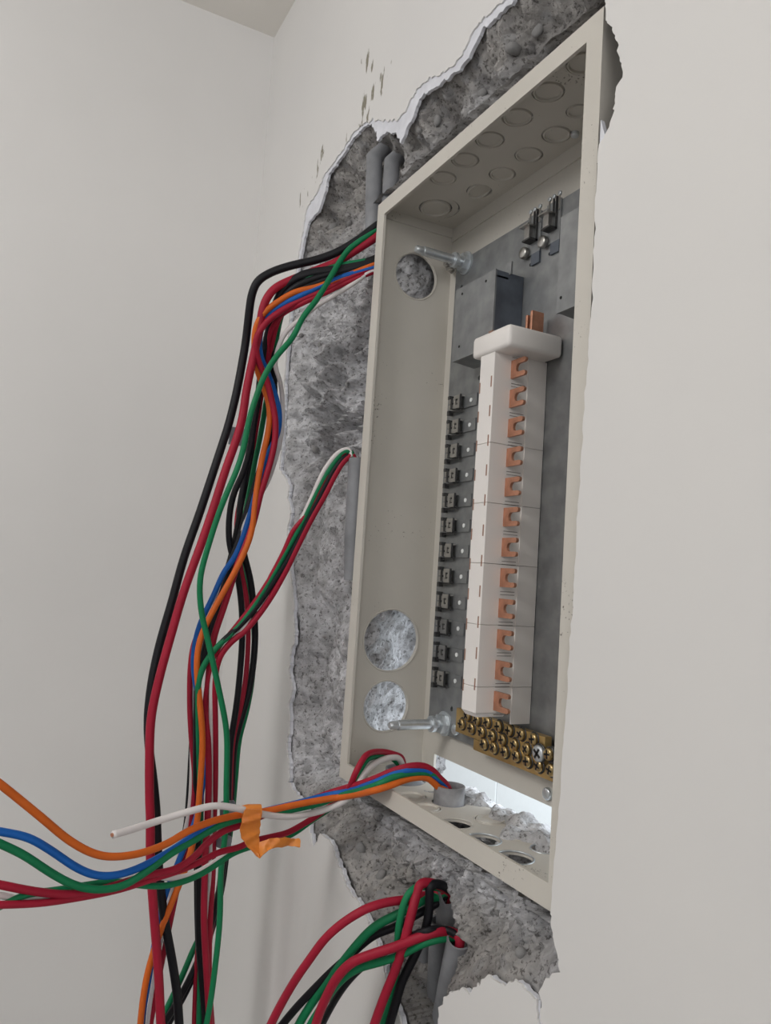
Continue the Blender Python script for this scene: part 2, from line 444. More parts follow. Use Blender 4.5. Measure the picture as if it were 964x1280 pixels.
# concrete behind the broken plaster
LA = np.array(LOOP_A)
def in_poly(X, Z, P):
    c = np.zeros(X.shape, bool); n = len(P)
    for i in range(n):
        x1, z1 = P[i]; x2, z2 = P[(i+1) % n]
        if z1 == z2: continue
        k = ((z1 > Z) != (z2 > Z)) & (X < (x2-x1)*(Z-z1)/(z2-z1) + x1)
        c ^= k
    return c
def poly_dist(X, Z, P):
    d = np.full(X.shape, 9.0); n = len(P)
    for i in range(0, n, 2):
        a = P[i]; b = P[(i+2) % n]
        ab = b-a; L = ab@ab + 1e-12
        t = np.clip(((X-a[0])*ab[0] + (Z-a[1])*ab[1])/L, 0, 1)
        d = np.minimum(d, np.hypot(X-a[0]-ab[0]*t, Z-a[1]-ab[1]*t))
    return d
st = 0.0042
gx = np.arange(-.46, .76, st); gz = np.arange(-.60, 1.30, st)
X, Z = np.meshgrid(gx, gz, indexing='ij')
ins = in_poly(X, Z, LA); dist = poly_dist(X, Z, LA)
def conc_depth(X, Z, d):
    t = np.clip(d/.05, 0, 1); t = t*t*(3-2*t)
    zero = X*0
    y = .010 + .040*t
    y = y + fbm(X, Z, zero, 9, 3)*.042*(.12+.88*t)
    rough = np.clip((Z-.46)/.10, 0, 1) + np.clip((.02-Z)/.06, 0, 1)       # hacked mortar above and below, sawn face between
    y = y + fbm(X, Z, zero+3.1, 30, 5, .62)*(.012 + .024*rough)*(.3+.7*t)
    lump = vnoise(X*48, Z*48, zero+2.2); y = y - np.clip(lump-.08, 0, 1)*.030*rough*(.3+.7*t)
    # chisel grooves left of the box
    g = np.exp(-((Z-.69)/.13)**4)*np.clip((X+.36)/.05, 0, 1)
    ph = Z*118 - X*26 + fbm(X, Z, zero+9, 9, 2)*3.2
    y = y + g*(np.abs(np.sin(ph*.5))*.050-.027)*(.2+.8*t)
    # chase for the pipes under the box
    ch = np.exp(-((X-.262+.22*(Z+.2))/.062)**4)*np.clip((-.105-Z)/.03, 0, 1)
    y = y + ch*.050
    # recess round the pipes above the corner of the box
    ch2 = np.exp(-((X+.045)/.055)**4)*np.clip((1.112-Z)/.012, 0, 1)*np.clip((Z-.90)/.03, 0, 1)
    y = np.maximum(y, ch2*.080)
    y = np.where((np.abs(X+.045) < .07) & (Z > 1.112) & (Z < 1.17), y-.018, y)
    return np.maximum(y, .0088)
Y = conc_depth(X, Z, np.where(ins, dist, 0))
Y = np.where(ins, Y, np.clip(Y, .0095, .014) + np.clip(dist, 0, .05)*.15)
GAPX, GAPZ = -.036, -.014
hole = (X > GAPX) & (X < BW+.03) & (Z > GAPZ) & (Z < 1.022)
ok = (ins | (dist < .05)) & ~hole
idx_ = -np.ones(X.shape, int); vs, fs = [], []
ni, nj = X.shape
cellok = ok[:-1, :-1] & ok[1:, :-1] & ok[:-1, 1:] & ok[1:, 1:]
use = np.zeros(X.shape, bool)
use[:-1, :-1] |= cellok; use[1:, :-1] |= cellok; use[:-1, 1:] |= cellok; use[1:, 1:] |= cellok
idx_[use] = np.arange(use.sum())
jx = fbm(X, Z, X*0+21, 50, 2)*.004
vs = np.stack([X+jx, Y, Z+jx*.7], -1)[use].tolist()
I, J = np.nonzero(cellok)
fs = np.stack([idx_[I, J], idx_[I+1, J], idx_[I+1, J+1], idx_[I, J+1]], -1).tolist()
concrete = obj('concrete', vs, fs, 'concrete', wall_right, False, False)
concrete['label'] = 'rough grey broken concrete exposed round the box'

def reveal(name, a0, a1, b0, b1, fn, step=.006, amp=.012, sc=26):
    na, nb = max(2, int((a1-a0)/step)), max(2, int((b1-b0)/step))
    A, B = np.meshgrid(np.linspace(a0, a1, na), np.linspace(b0, b1, nb), indexing='ij')
    Nn = fbm(A, B, A*0+sum(map(ord, name)) % 13, sc, 5, .6)*amp
    v = [fn(a, b, n) for a, b, n in zip(A.ravel(), B.ravel(), Nn.ravel())]
    f = [(i*nb+j, (i+1)*nb+j, (i+1)*nb+j+1, i*nb+j+1) for i in range(na-1) for j in range(nb-1)]
    return obj(name, v, f, 'concrete', wall_right, False, False)
WT = 0.262                                   # wall thickness
reveal('concrete_jamb', .030, WT, -.03, 1.05, lambda a, b, n: (GAPX+.004+n*1.2-.045*max(0.0, min(1.0, (a-.05)/.1))*max(0.0, min(1.0, (.36-b)/.06)), a, b), amp=.02)
reveal('concrete_head', -.05, BW+.05, .015, WT, lambda a, b, n: (a, b, 1.026+n))
reveal('concrete_cheek', .012, WT, -.03, 1.05, lambda a, b, n: (BW+.034+n, a, b))
def ledge(a, b, n):
    t = min(1, max(0, (b-.100-.02*math.sin(a*31)-.012*math.sin(a*83+1))/.022))
    t *= min(1, max(.0, (a-.105)/.03))
    return (a, b, -.022 + .031*t + n*(.3+.75*t) - .75*max(0, b-.165))
reveal('concrete_sill', -.05, BW+.05, .02, WT, ledge, step=.005, amp=.020, sc=34)
# body of the wall behind the box, open only low down at the back
def slab(name, x0, x1, y0, y1, z0, z1):
    return G().box(x0, x1, y0, y1, z0, z1).build(name, 'concrete', wall_right, recenter=False)
slab('wall_body', XL, XR, .19, WT, .30, ZC)
slab('wall_body', XL, -.115, .10, WT, ZF, .30)
slab('wall_body', BW+.05, XR, .10, WT, ZF, .30)
slab('wall_body', -.085, BW+.05, .14, WT, ZF, -.075)

# aggregate stones standing proud of the concrete
def stone_mesh(seed):
    bm = bmesh.new(); bmesh.ops.create_icosphere(bm, subdivisions=2, radius=1)
    rr = random.Random(seed)
    off = rr.random()*50
    for v in bm.verts:
        c = v.co
        k = 1 + .35*float(vnoise(np.array(c.x*1.3+off), np.array(c.y*1.3+off), np.array(c.z*1.3)))
        v.co = c*k
    me = bpy.data.meshes.new('stone'); bm.to_mesh(me); bm.free()
    me.materials.append(MT['stone'])
    for p in me.polygons: p.use_smooth = True
    return me
SM = [stone_mesh(i) for i in range(4)]
rs = random.Random(5)
spots = []
for px, py, r in [(408, 282, 9), (426, 276, 6), (440, 300, 7), (392, 312, 9), (412, 254, 8), (436, 262, 6), (450, 240, 6), (420, 232, 5), (402, 300, 5),
                  (430, 200, 6), (452, 190, 6), (560, 120, 10), (545, 150, 8), (590, 110, 9), (610, 85, 9), (640, 60, 10), (660, 30, 9), (530, 165, 7), (600, 60, 8), (690, 20, 8), (575, 140, 7),
                  (380, 420, 6), (400, 470, 6), (420, 520, 7), (385, 560, 8), (395, 600, 5), (410, 640, 5), (375, 640, 5), (430, 480, 5), (395, 430, 5),
                  (385, 800, 5), (400, 850, 5), (395, 920, 6), (380, 880, 4), (410, 700, 4), (420, 760, 5), (385, 720, 4),
                  (450, 1060, 8), (475, 1045, 7), (500, 1075, 7), (470, 1095, 9), (440, 1080, 6), (520, 1095, 7), (600, 1140, 9), (640, 1160, 8), (620, 1180, 7), (660, 1190, 7), (520, 1060, 6)]:
    p = onY(px, py, .03)
    xi = int((p[0]-gx[0])/st); zi = int((p[2]-gz[0])/st)
    if 0 <= xi < ni and 0 <= zi < nj and use[xi, zi]: spots.append((p[0], float(Y[xi, zi]), p[2], r))
for i, (x, y, z, r) in enumerate(spots):
    o = bpy.data.objects.new('stone', SM[i % 4]); COL.objects.link(o); o.parent = concrete
    rad = r*.00105*S
    o.location = W((x, y+.003, z)); o.rotation_euler = (rs.random()*6, rs.random()*6, rs.random()*6)
    o.scale = (rad*1.15, rad*rs.uniform(.8, 1.1), rad*rs.uniform(.7, 1.0))

wall_left = G().box(XL-.2, XL, YF, WT, ZF, ZC).build('wall_left', 'paint_left', recenter=False)
tag(wall_left, 'plain cream wall behind the hanging wires', None, None, 'structure')
ceiling = G().box(XL-.2, XR, YF, WT, ZC, ZC+.1).build('ceiling', 'ceiling', recenter=False)
tag(ceiling, 'beige ceiling in the top left corner', None, None, 'structure')
floor = G().box(-7.5, XR, YF, 3.0, ZF-.1, ZF).build('floor', 'floor', recenter=False)
tag(floor, 'grey screed floor of the room', None, None, 'structure')

# bright tiled wall seen through the slot at the back of the box
YT = 2.7
jt = onY(622, 990, YT)
wall_tiled = G().box(-7.5, 2.4, YT, YT+.1, ZF, 1.6).build('wall_back', 'grout', recenter=False)
tag(wall_tiled, 'brightly lit white tiled wall seen through the slot', None, None, 'structure')
tw, th = 1.02, 1.02
t0 = None
for i in range(-3, 5):
    for k in range(-2, 2):
        x0 = jt[0] + i*tw; z0 = jt[2] - .30 + k*th
        if z0 + th < ZF: continue
        if t0 is None:
            t0 = G().box(x0+.006, x0+tw-.006, YT-.012, YT+.002, z0+.006, z0+th-.006, .003).build('tile', 'tile', wall_tiled)
            b0 = (x0, z0)
        else:
            copy_obj(t0, wall_tiled, (x0-b0[0], 0, z0-b0[1]))

# ------------------------------------------------------------------ steel enclosure
box = empty('panel_enclosure', (BW/2, BD/2, 0), 'open beige steel electrical enclosure set into the broken wall', 'electrical box')
T = .0045
F0 = .0055                                    # front face of the flange
FL = .0268
G().prism([rect(0, BW, 0, BH), rect(FL, BW-FL, FL, BH-FL)], T, lambda u, v, w: (u, F0+w, v)).build('front_flange', 'beige', box)
side_holes = [(.089, .888, .0415), (.0856, .229, .0525), (.083, .1155, .0425)]
G().prism([rect(F0+T, BD, .001, BH-.001)] + [circle(a, b, r, 40) for a, b, r in side_holes], T, lambda u, v, w: (w, u, v)).build('side_panel', 'beige', box)
G().prism([rect(F0+T, BD, .001, BH-.001)], T, lambda u, v, w: (BW-T+w, u, v)).build('side_panel', 'beige', box)
# raised rims left by the removed knockouts
for a, b, r in side_holes:
    G().ring((T, a, b), (1, 0, 0), r+.002, .0012, 36).build('hole_rim', 'beige', box, True)
KR = .0222
top_small = [(x, .048) for x in (.152, .2175, .284, .351, .4185, .486)] + [(x, .1205) for x in (.151, .216, .284, .3485)] + [(.408, .109)]
top_r = [KR]*6 + [KR*.98]*4 + [.017]
big = (.060, .093, .040)
G().prism([rect(T, BW-T, F0+T, BD)] + [circle(x, y, r) for (x, y), r in zip(top_small, top_r)] + [circle(*big, 40)], T,
          lambda u, v, w: (u, v, BH-T+w)).build('top_panel', 'beige', box)
def knock(x, y, r, z, tilt=0.0, dirz=-1):
    """stamped round knock-out: disc a hair smaller than its hole, with a pressed rim"""
    g = G()
    n = 32; rr = r*.93
    v = [(x, y, z)]; f = []
    prof = [(rr*.80, 0), (rr*.86, dirz*.0026), (rr*.94, dirz*.0026), (rr, 0), (rr, -dirz*.003)]
    for k in range(n):
        a = 2*math.pi*k/n
        for q, h in prof:
            zz = z + h + tilt*q*math.cos(a-.6)
            v.append((x+q*math.cos(a), y+q*math.sin(a), zz))
    m = len(prof)
    for k in range(n):
        a, b = 1+k*m, 1+((k+1) % n)*m
        f.append((0, a, b))
        for j in range(m-1): f.append((a+j, a+j+1, b+j+1, b+j))
    g.add(v, f)
    return g
for i, ((x, y), r) in enumerate(zip(top_small, top_r)):
    o = knock(x, y, r, BH-T+.0014, .32 if i == 6 else .02*((i*7) % 3-1)).build('knockout', 'beige', box)
    smooth_by_angle(o)
# double concentric knock-out, partly punched
o = knock(big[0]-.003, big[1]-.002, .029, BH-T-.0005, .05).build('knockout', 'beige', box); smooth_by_angle(o)
o = G().prism([circle(big[0]-.001, big[1]-.001, .0385, 40), circle(big[0]-.003, big[1]-.002, .0297, 40)], .003,
              lambda u, v, w: (u, v, BH-T+.0004+w+.04*(u-big[0]))).build('knockout_ring', 'beige', box)
# bottom sheet
bot_ring = [(.207, .052), (.2815, .116), (.3472, .1165), (.148, .062)]
bot_open = [(.2824, .0565), (.3484, .057), (.4155, .0575)]
bot_small = [(.402, .114)]
pipe_holes = [(.192, .102, .026), (.062, .095, .037)]
o = G().prism([rect(T, BW-T, F0+T, .150)] + [circle(x, y, .0232) for x, y in bot_open+bot_ring] + [circle(x, y, .017) for x, y in bot_small] + [circle(*p) for p in pipe_holes], T,
          lambda u, v, w: (u, v, w)).build('bottom_panel', 'beige', box)
for x, y in bot_ring:
    o = knock(x, y, .0232, T-.0008, .03, 1).build('knockout', 'beige', box); smooth_by_angle(o)
    G().ring((x, y, T), (0, 0, 1), .0236, .0011, 32).build('knockout_rim', 'beige', box, True)
for x, y in bot_open + bot_small:
    G().ring((x, y, T), (0, 0, 1), .0236 if (x, y) in bot_open else .0175, .0013, 32).build('hole_rim', 'zinc' if (x, y) != bot_open[0] else 'beige', box, True)
# back sheet with the cut-out slot low down
G().prism([rect(T, BW-T, .001, BH-.001), rect(.046, BW-.03, .0015, .0405)], T, lambda u, v, w: (u, BD-T+w, v)).build('back_panel', 'beige', box)
# folded seams along the top and bottom edges of the side and back sheets
G().box(T, T+.0022, F0+T, BD-T, .978, BH-T).build('seam', 'beige', box)
G().box(T, BW-T, BD-T-.0022, BD-T, .970, BH-T).build('seam', 'beige', box)
G().box(T, T+.0022, F0+T, .140, T, .017).build('seam', 'beige', box)
# cover screws
def screw(c, axis, r, h, name, m, parent, slot_mat=None, cross=True, n=18):
    """pan-head screw pointing along axis (a unit vector out of the surface)"""
    c = Vector(c); ax = Vector(axis)
    a = ax.orthogonal().normalized(); b = ax.cross(a)
    prof = [(r, 0), (r, h*.7), (r*.9, h*.9), (r*.72, h), (0, h*1.0)]
    v, f = [], []
    for q, hh in prof[:-1]:
        for k in range(n):
            t = 2*math.pi*k/n
            v.append(c + a*q*math.cos(t) + b*q*math.sin(t) + ax*hh)
    v.append(c + ax*prof[-1][1])
    m_ = len(prof)-1
    for i in range(m_-1):
        for k in range(n): f.append((i*n+k, i*n+(k+1) % n, (i+1)*n+(k+1) % n, (i+1)*n+k))
    for k in range(n): f.append(((m_-1)*n+k, (m_-1)*n+(k+1) % n, len(v)-1))
    o = G().add(v, f).build(name, m, parent, True)
    return o
for px, py in ((686, 992),):
    p = onY(px, py, BD-T); screw(p, (0, -1, 0), .0085, .006, 'screw', 'zinc', box)
p = onZ(719, 166, BH-T); screw((p[0], p[1], BH-T), (0, 0, -1), .006, .006, 'screw', 'zinc', box)

# ------------------------------------------------------------------ galvanised mounting plate
PY = .152
plate = empty('mounting_plate', (BW/2, PY, .083), 'galvanised steel back plate inside the beige box', 'back plate')
pz0, pz1, px0, px1 = .083, .915, .036, .535
G().prism([[(px0, pz0), (px1, pz0), (px1, pz1), (px0+.004, pz1)], circle(.062, .865, .0035, 12), circle(.136, .683, .0042, 12), circle(.068, .842, .003, 12),
           circle(.108, .128, .0042, 12), circle(.098, .11, .003, 12)], .004, lambda u, v, w: (u, PY+w, v)).build('sheet', 'galv', plate)
for x, z in ((.06, .12), (.50, .12), (.06, .86), (.50, .86)):
    G().box(x-.012, x+.012, PY+.004, BD-T, z-.012, z+.012).build('spacer', 'galv', plate)

def stud(base_px, tip_px, label):
    B = onY(*base_px, PY); X0 = B[0]; t = onX(*tip_px, X0)
    z = (B[2]+t[2])/2
    r = empty('cover_stud', (X0, PY, z), label, 'bolt', 'cover studs on the back plate')
    L = t[1]
    n = 44; pts, rad = [], []
    for i in range(n+1):
        s_ = i/n; pts.append((X0, PY + (L-PY)*s_*.86, z)); rad.append(.0078 + (.0006 if i % 2 else -.0003))
    o = G().tube(pts, rad, 16).build('threaded_rod', 'zinc', r); smooth_by_angle(o, 60)
    yb = PY+(L-PY)*.86
    o = G().tube([(X0, yb, z), (X0, L+.006, z), (X0, L+.003, z), (X0, L, z)], [.0068, .0068, .0064, .005], 16).build('pilot_tip', 'zinc', r); smooth_by_angle(o, 35)
    o = G().prism([circle(X0, z, .0165, 6)], .010, lambda u, v, w: (u, PY-.003-w, v)).build('hex_nut', 'zinc', r)
    o = G().prism([circle(X0, z, .0205, 24)], .003, lambda u, v, w: (u, PY-w, v)).build('washer', 'zinc', r)
    o = G().prism([circle(X0, z, .0135, 20)], .006, lambda u, v, w: (u, PY-.022-w, v)).build('collar', 'zinc', r)
    return r
stud((583, 333), (520, 307), 'upper zinc stud sticking out near the top round hole')
stud((556, 907), (487, 904), 'lower zinc stud sticking out level with the lowest round hole')
p = onY(568, 332, PY)
hb = empty('hex_bolt', (p[0], PY, p[2]), 'small hex bolt beside the foot of the upper stud', 'bolt')
G().prism([circle(p[0], p[2], .0125, 6)], .010, lambda u, v, w: (u, PY-.002-w, v)).build('hex_head', 'steel', hb)
G().prism([circle(p[0], p[2], .0155, 20)], .002, lambda u, v, w: (u, PY-w, v)).build('washer', 'steel', hb)
G().cyl((p[0], PY-.012, p[2]), (p[0], PY-.020, p[2]), .006, 12).build('shank', 'steel', hb)
p = onY(571, 912, PY)
sc2 = screw((p[0], PY, p[2]), (0, -1, 0), .009, .006, 'plate_screw', 'zinc', None)
tag(sc2, 'small zinc screw between the lower stud and the brass bar', 'screw')

# ------------------------------------------------------------------ main-breaker brackets
def bracket(x0, x1, z0, z1, yf, label, lip):
    r = empty('mounting_bracket', ((x0+x1)/2, PY, z0), label, 'bracket', 'galvanised brackets at the top of the plate')
    t = .003
    G().box(x0, x1, yf, yf+t, z0, z1).build('face', 'galv', r)
    G().box(x1-t, x1, yf+t, PY-.001, z0+.001, z1-.001).build('flank', 'shade_galv', r)  # shade of this side is put into the material colour
    G().box(x0, x0+t, yf+t, PY-.001, z0+.001, z1-.001).build('flank', 'galv', r)
    G().add([(x0+t, yf+t, z0), (x1-t, yf+t, z0), (x1-t, PY-.012, z0-.004), (x0+t, PY-.012, z0-.004),
             (x0+t, yf+t, z0+t), (x1-t, yf+t, z0+t), (x1-t, PY-.012, z0-.004+t), (x0+t, PY-.012, z0-.004+t)],
            [(0, 1, 2, 3), (4, 5, 6, 7), (0, 1, 5, 4), (1, 2, 6, 5), (2, 3, 7, 6), (3, 0, 4, 7)]).build('bottom_fold', 'galv', r)
    if lip:
        G().box(x1-.012, x1+.006, PY-.030, PY-.027, z1-.004, z1+.016).build('lip', 'galv', r)
        G().box(x1-.040, x1, yf+t, PY-.03, z1-.012, z1-.009).build('top_fold', 'galv', r)
        for hx, hz in ((x0+.02, z1-.012), (x1-.025, z1-.012), (x0+.02, z0+.022)):
            G().prism([circle(hx, hz, .0022, 10)], .0006, lambda u, v, w: (u, yf-w, v)).build('rivet_hole', 'hole', r)
    else:
        G().prism([circle(x0+.008, z0+.02, .0022, 10)], .0006, lambda u, v, w: (u, yf-w, v)).build('rivet_hole', 'hole', r)
    return r
bracket(.133, .246, .700, .823, .0975, 'galvanised bracket left of the copper bar ends above the white tower', True)
bracket(.396, .512, .709, .845, .0975, 'galvanised bracket half hidden behind the right flange', False)
G_ = empty('foot_plate', (.19, PY, .64), 'thin steel foot plate under the left bracket', 'plate')
G().box(.153, .255, PY-.004, PY-.0005, .64, .686).build('sheet', 'galv', G_)

# ------------------------------------------------------------------ wire lugs near the top of the plate
def lug(px, py, label):
    p = onY(px, py, PY-.004); x, z = p[0], p[2]
    r = empty('ground_lug', (x, PY, z-.03), label, 'terminal', 'lugs at the top of the plate')
    G().box(x-.012, x+.020, PY-.003, PY-.0005, z-.034, z+.030).build('base_strap', 'galv', r)
    G().box(x-.012, x+.010, PY-.020, PY-.003, z+.008, z+.0105).build('clamp_top', 'steel', r)
    G().box(x-.006, x+.014, PY-.018, PY-.003, z-.016, z-.0135).build('clamp_bottom', 'dark_steel', r)
    G().box(x-.006, x+.006, PY-.014, PY-.004, z-.0125, z+.008).build('clamp_body', 'steel', r)
    G().box(x+.0125, x+.0140, PY-.007, PY-.003, z-.016, z+.034).build('clamp_side', 'dark_steel', r)
    for k, dx in enumerate((-.005, .005, .018)):
        G().box(x+dx-.0010, x+dx+.0010, PY-.0055, PY-.003, z+.012, z+.034).build('prong', 'dark_steel' if k == 1 else 'steel', r)
        screw((x+dx, PY-.003, z+.037), (0, -1, 0), .0036, .003, 'rivet', 'zinc', r, n=12)
    G().box(x+.000, x+.020, PY-.0035, PY, z-.052, z-.034).build('tail', 'shade_galv', r)
    screw((x-.013, PY-.005, z-.028), (0, -1, 0), .0095, .007, 'screw', 'steel', r)
    G().prism([circle(x-.004, z-.048, .0025, 10)], .001, lambda u, v, w: (u, PY-w, v)).build('rivet_hole', 'hole', r)
lug(665, 292, 'left one of the two steel wire lugs near the top of the plate')
lug(689, 277, 'right one of the two steel wire lugs near the top of the plate')

# ------------------------------------------------------------------ breaker clips down the left of the plate
clip_px = [(577, 503), (573, 535), (571, 566), (569, 596), (568, 626), (566, 657), (563, 688), (561, 718), (559, 748), (556, 782), (554, 814), (552, 847)]
ORD = ['topmost', 'second', 'third', 'fourth', 'fifth', 'sixth', 'seventh', 'eighth', 'ninth', 'tenth', 'eleventh', 'lowest']
cz = [.6475 - i*(.6475-.1754)/11 for i in range(12)]
cx = .085
def make_clip(z):
    r = empty('breaker_clip', (cx, PY, z), None, 'clip', 'breaker clips on the left of the plate')
    y0 = PY-.014
    def P(g, n, m): parts.append(g.build(n, m, r))
    parts = []
    P(G().prism([rect(cx-.005, cx+.013, z-.0110, z+.0120), rect(cx+.001, cx+.008, z-.0045, z+.0055)], .0025, lambda u, v, w: (u, y0+w, v)), 'jaw_face', 'steel')
    P(G().box(cx+.001, cx+.008, y0+.003, y0+.005, z-.0045, z+.0055), 'jaw_hole', 'hole')
    P(G().box(cx+.0025, cx+.0060, y0+.001, y0+.004, z-.0020, z+.0025), 'jaw_screw', 'steel')
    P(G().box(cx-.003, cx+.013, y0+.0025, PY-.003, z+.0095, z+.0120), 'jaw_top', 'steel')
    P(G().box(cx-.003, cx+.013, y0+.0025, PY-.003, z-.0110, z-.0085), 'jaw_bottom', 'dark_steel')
    P(G().box(cx+.0125, cx+.0140, y0+.001, y0+.004, z-.0125, z+.0130), 'spring', 'dark_steel')
    P(G().box(cx-.024, cx+.013, y0+.006, y0+.008, z-.0150, z-.0125), 'spring', 'dark_steel')
    P(G().box(cx-.024, cx-.006, y0+.002, y0+.006, z-.0090, z-.0020), 'prong', 'steel')
    P(G().box(cx-.024, cx-.006, y0+.002, y0+.006, z+.0010, z+.0090), 'prong', 'steel')
    P(G().box(cx-.015, cx-.011, y0+.000, y0+.008, z-.0100, z+.0100), 'bar', 'dark_steel')
    P(G().box(cx-.028, cx-.021, y0+.002, PY-.003, z-.0190, z-.0110), 'foot', 'dark_steel')
    P(G().box(cx-.028, cx-.021, y0+.002, PY-.003, z+.0100, z+.0155), 'foot', 'dark_steel')
    P(G().box(cx-.024, cx+.050, PY-.003, PY-.0003, z-.0105, z+.0100), 'base_plate', 'galv')
    P(G().prism([circle(cx+.034, z, .0036, 12)], .0012, lambda u, v, w: (u, PY-.003-w, v)), 'rivet', 'tile')
    return r, parts
clip0, clip_parts = make_clip(cz[0])
for i in range(12):
    if i == 0: r = clip0
    else:
        r = clip0.copy(); COL.objects.link(r); r.location = clip0.location + Vector((0, 0, (cz[i]-cz[0])*S))
        for ch in clip_parts:
            c = ch.copy(); COL.objects.link(c); c.parent = r
    r['label'] = '%s of the twelve steel breaker clips left of the white tower' % (ORD[i] if i in (0, 11) else ORD[i] + ' from the top')

# ------------------------------------------------------------------ white bus tower with copper stabs
xs0, xs1, yf = .277, .3122, .0585
tower = empty('bus_tower', ((xs0+xs1)/2, .105, .145), 'white plastic bus tower with twelve copper fork stabs', 'bus bar')
tz = [.6473 - i*(.6473-.1776)/11 for i in range(12)]
seams = [.669] + [(tz[k]+tz[k+1])/2 - .003 for k in (2, 4, 6, 8, 10)] + [.1600]
for i in range(6):
    z1, z0 = seams[i], seams[i+1]
    o = G().box(xs0, xs1, yf, PY-.001, z0+.0002, z1-.0002, .0009).build('insulator', 'insul', tower)
    G().box(xs1-.001, xs1+.0022, .118, PY-.001, (z0+.0003 if i < 5 else .1445), z1-.0003).build('side_cover', 'insul', tower)
o = G().add([(xs0+.001, yf+.001, .1598), (xs1-.001, yf+.001, .1598), (xs1-.001, .112, .1598), (xs0+.001, .112, .1598),
             (xs0+.004, yf+.005, .1545), (xs1-.004, yf+.005, .1545), (xs1-.004, .108, .1545), (xs0+.004, .108, .1545)],
            [(0, 1, 2, 3), (4, 5, 6, 7), (0, 1, 5, 4), (1, 2, 6, 5), (2, 3, 7, 6), (3, 0, 4, 7)]).build('end_cap', 'insul', tower)
capo = G().box(.258, .350, .0545, .150, .668, .7005, .006).build('top_cap', 'insul', tower); smooth_by_angle(capo, 50)
G().box(.297, .306, .056, .060, .6965, .7012).build('cap_notch', 'slot', tower)
# moulded arc on the cap
def fork(z):
    x0, x1 = xs1-.002, xs1+.0335
    hh, nw = .0132, .0062
    xn = x0+.020
    pts = [(x0, z-hh), (x1-.004, z-hh)]
    pts += [(x1-.004+.004*math.cos(a), z-hh+.0035+.0035*math.sin(a)) for a in np.linspace(-math.pi/2, math.pi/2, 7)]
    pts += [(xn, z-nw)] + [(xn+nw*math.cos(a), z+nw*math.sin(a)) for a in np.linspace(-math.pi/2, -3*math.pi/2, 11)][1:-1] + [(xn, z+nw)]
    pts += [(x1-.004+.004*math.cos(a), z+hh-.0035+.0035*math.sin(a)) for a in np.linspace(-math.pi/2, math.pi/2, 7)]
    pts += [(x0, z+hh)]
    return G().prism([pts], .0042, lambda u, v, w: (u, .0880+w, v))
f0 = fork(tz[0]).build('copper_stab', 'copper', tower)
s1 = G().box(xs1-.001, xs1+.0004, .0895, .1140, tz[0]-.0200, tz[0]-.0192).build('slit', 'slit', tower)
s2 = G().box(xs1-.001, xs1+.0004, .0895, .1140, tz[0]+.0184, tz[0]+.0191).build('slit', 'slit', tower)
q1 = G().box(xs1-.0062, xs1-.0036, yf-.0004, yf+.001, tz[0]-.029, tz[0]-.013).build('slot', 'slot', tower)
q2 = G().box(xs0+.0008, xs0+.0032, yf-.0004, yf+.001, tz[0]-.034, tz[0]-.018).build('slot', 'slot', tower)
for i in range(1, 12):
    off = (0, 0, tz[i]-tz[0])
    copy_obj(f0, tower, off); copy_obj(s1, tower, off)
    if i > 0: copy_obj(s2, tower, off)
    if i < 11: copy_obj(q1, tower, off); copy_obj(q2, tower, off)
# ends of the copper bus bars above the cap
for x0_, x1_, y0_, y1_, zt in ((.252, .257, .108, .119, .725), (.266, .271, .108, .119, .728), (.300, .305, .118, .140, .738), (.311, .316, .118, .140, .742)):
    G().box(x0_, x1_, y0_, y1_, .69, zt, .001).build('bus_bar_end', 'copper', tower)

# ------------------------------------------------------------------ brass neutral bar
NY = .133
bar = empty('neutral_bar', (.27, NY, .085), 'brass terminal bar full of screws at the bottom of the plate', 'terminal bar')
def pxz(x, y, Yv): p = onY(x, y, Yv); return (p[0], p[2])
up = [pxz(575, 886, NY), pxz(681, 921, NY), pxz(681, 946, NY), pxz(572, 909, NY)]
xa0, xa1 = (up[0][0]+up[3][0])/2, (up[1][0]+up[2][0])/2
zt, zb = .1385, .101
G().box(xa0-.008, xa1, NY, NY+.012, zb, zt, .001).build('bar', 'brass', bar)
G().box(.203, .412, NY+.0005, NY+.0125, .084, .1005, .001).build('bar', 'brass', bar)
G().box(.35, .37, NY+.012, PY, .11, .125).build('standoff', 'galv', bar)
G().box(.17, .19, NY+.012, PY, .11, .125).build('standoff', 'galv', bar)
row1 = [(583, 894.5), (595, 900), (608, 903), (622, 908), (635.5, 913), (650, 918), (665.5, 924)]
row2 = [(575.8, 905), (588, 910.5), (601, 915), (614, 920), (627, 925), (642, 930.6), (657, 936.5)]
row3 = [(603.6, 930), (616, 935), (629.6, 940), (644, 945), (658, 951.7), (672, 957.6), (687, 962.7), (684.5, 943)]
cr = None
def term_screw(px, py, yv, m='brass_screw', rr=.0083):
    x, z = pxz(px, py, yv-.004)
    o = screw((x, yv, z), (0, -1, 0), rr, .0055, 'terminal_screw', m, bar, n=16)
    sl = G()
    a = random.uniform(0, 3)
    for k in (0, 1):
        d = Vector((math.cos(a+k*1.57), 0, math.sin(a+k*1.57))); e = Vector((-d.z, 0, d.x))
        c = Vector((x, yv-.0057, z)); L_, w_ = rr*.7, rr*.17
        v = [c+d*L_+e*w_, c+d*L_-e*w_, c-d*L_-e*w_, c-d*L_+e*w_]
        v += [p+Vector((0, .002, 0)) for p in v]
        sl.add(v, [(0, 1, 2, 3), (4, 5, 6, 7), (0, 1, 5, 4), (1, 2, 6, 5), (2, 3, 7, 6), (3, 0, 4, 7)])
    sl.build('cross_slot', 'hole', o)
    G().ring((x, yv-.0002, z), (0, 1, 0), rr*1.12, .0012, 18, 5).build('socket', 'dark_steel', o, True)
for q in row1 + row2: term_screw(*q, NY)
for q in row3: term_screw(*q, NY)
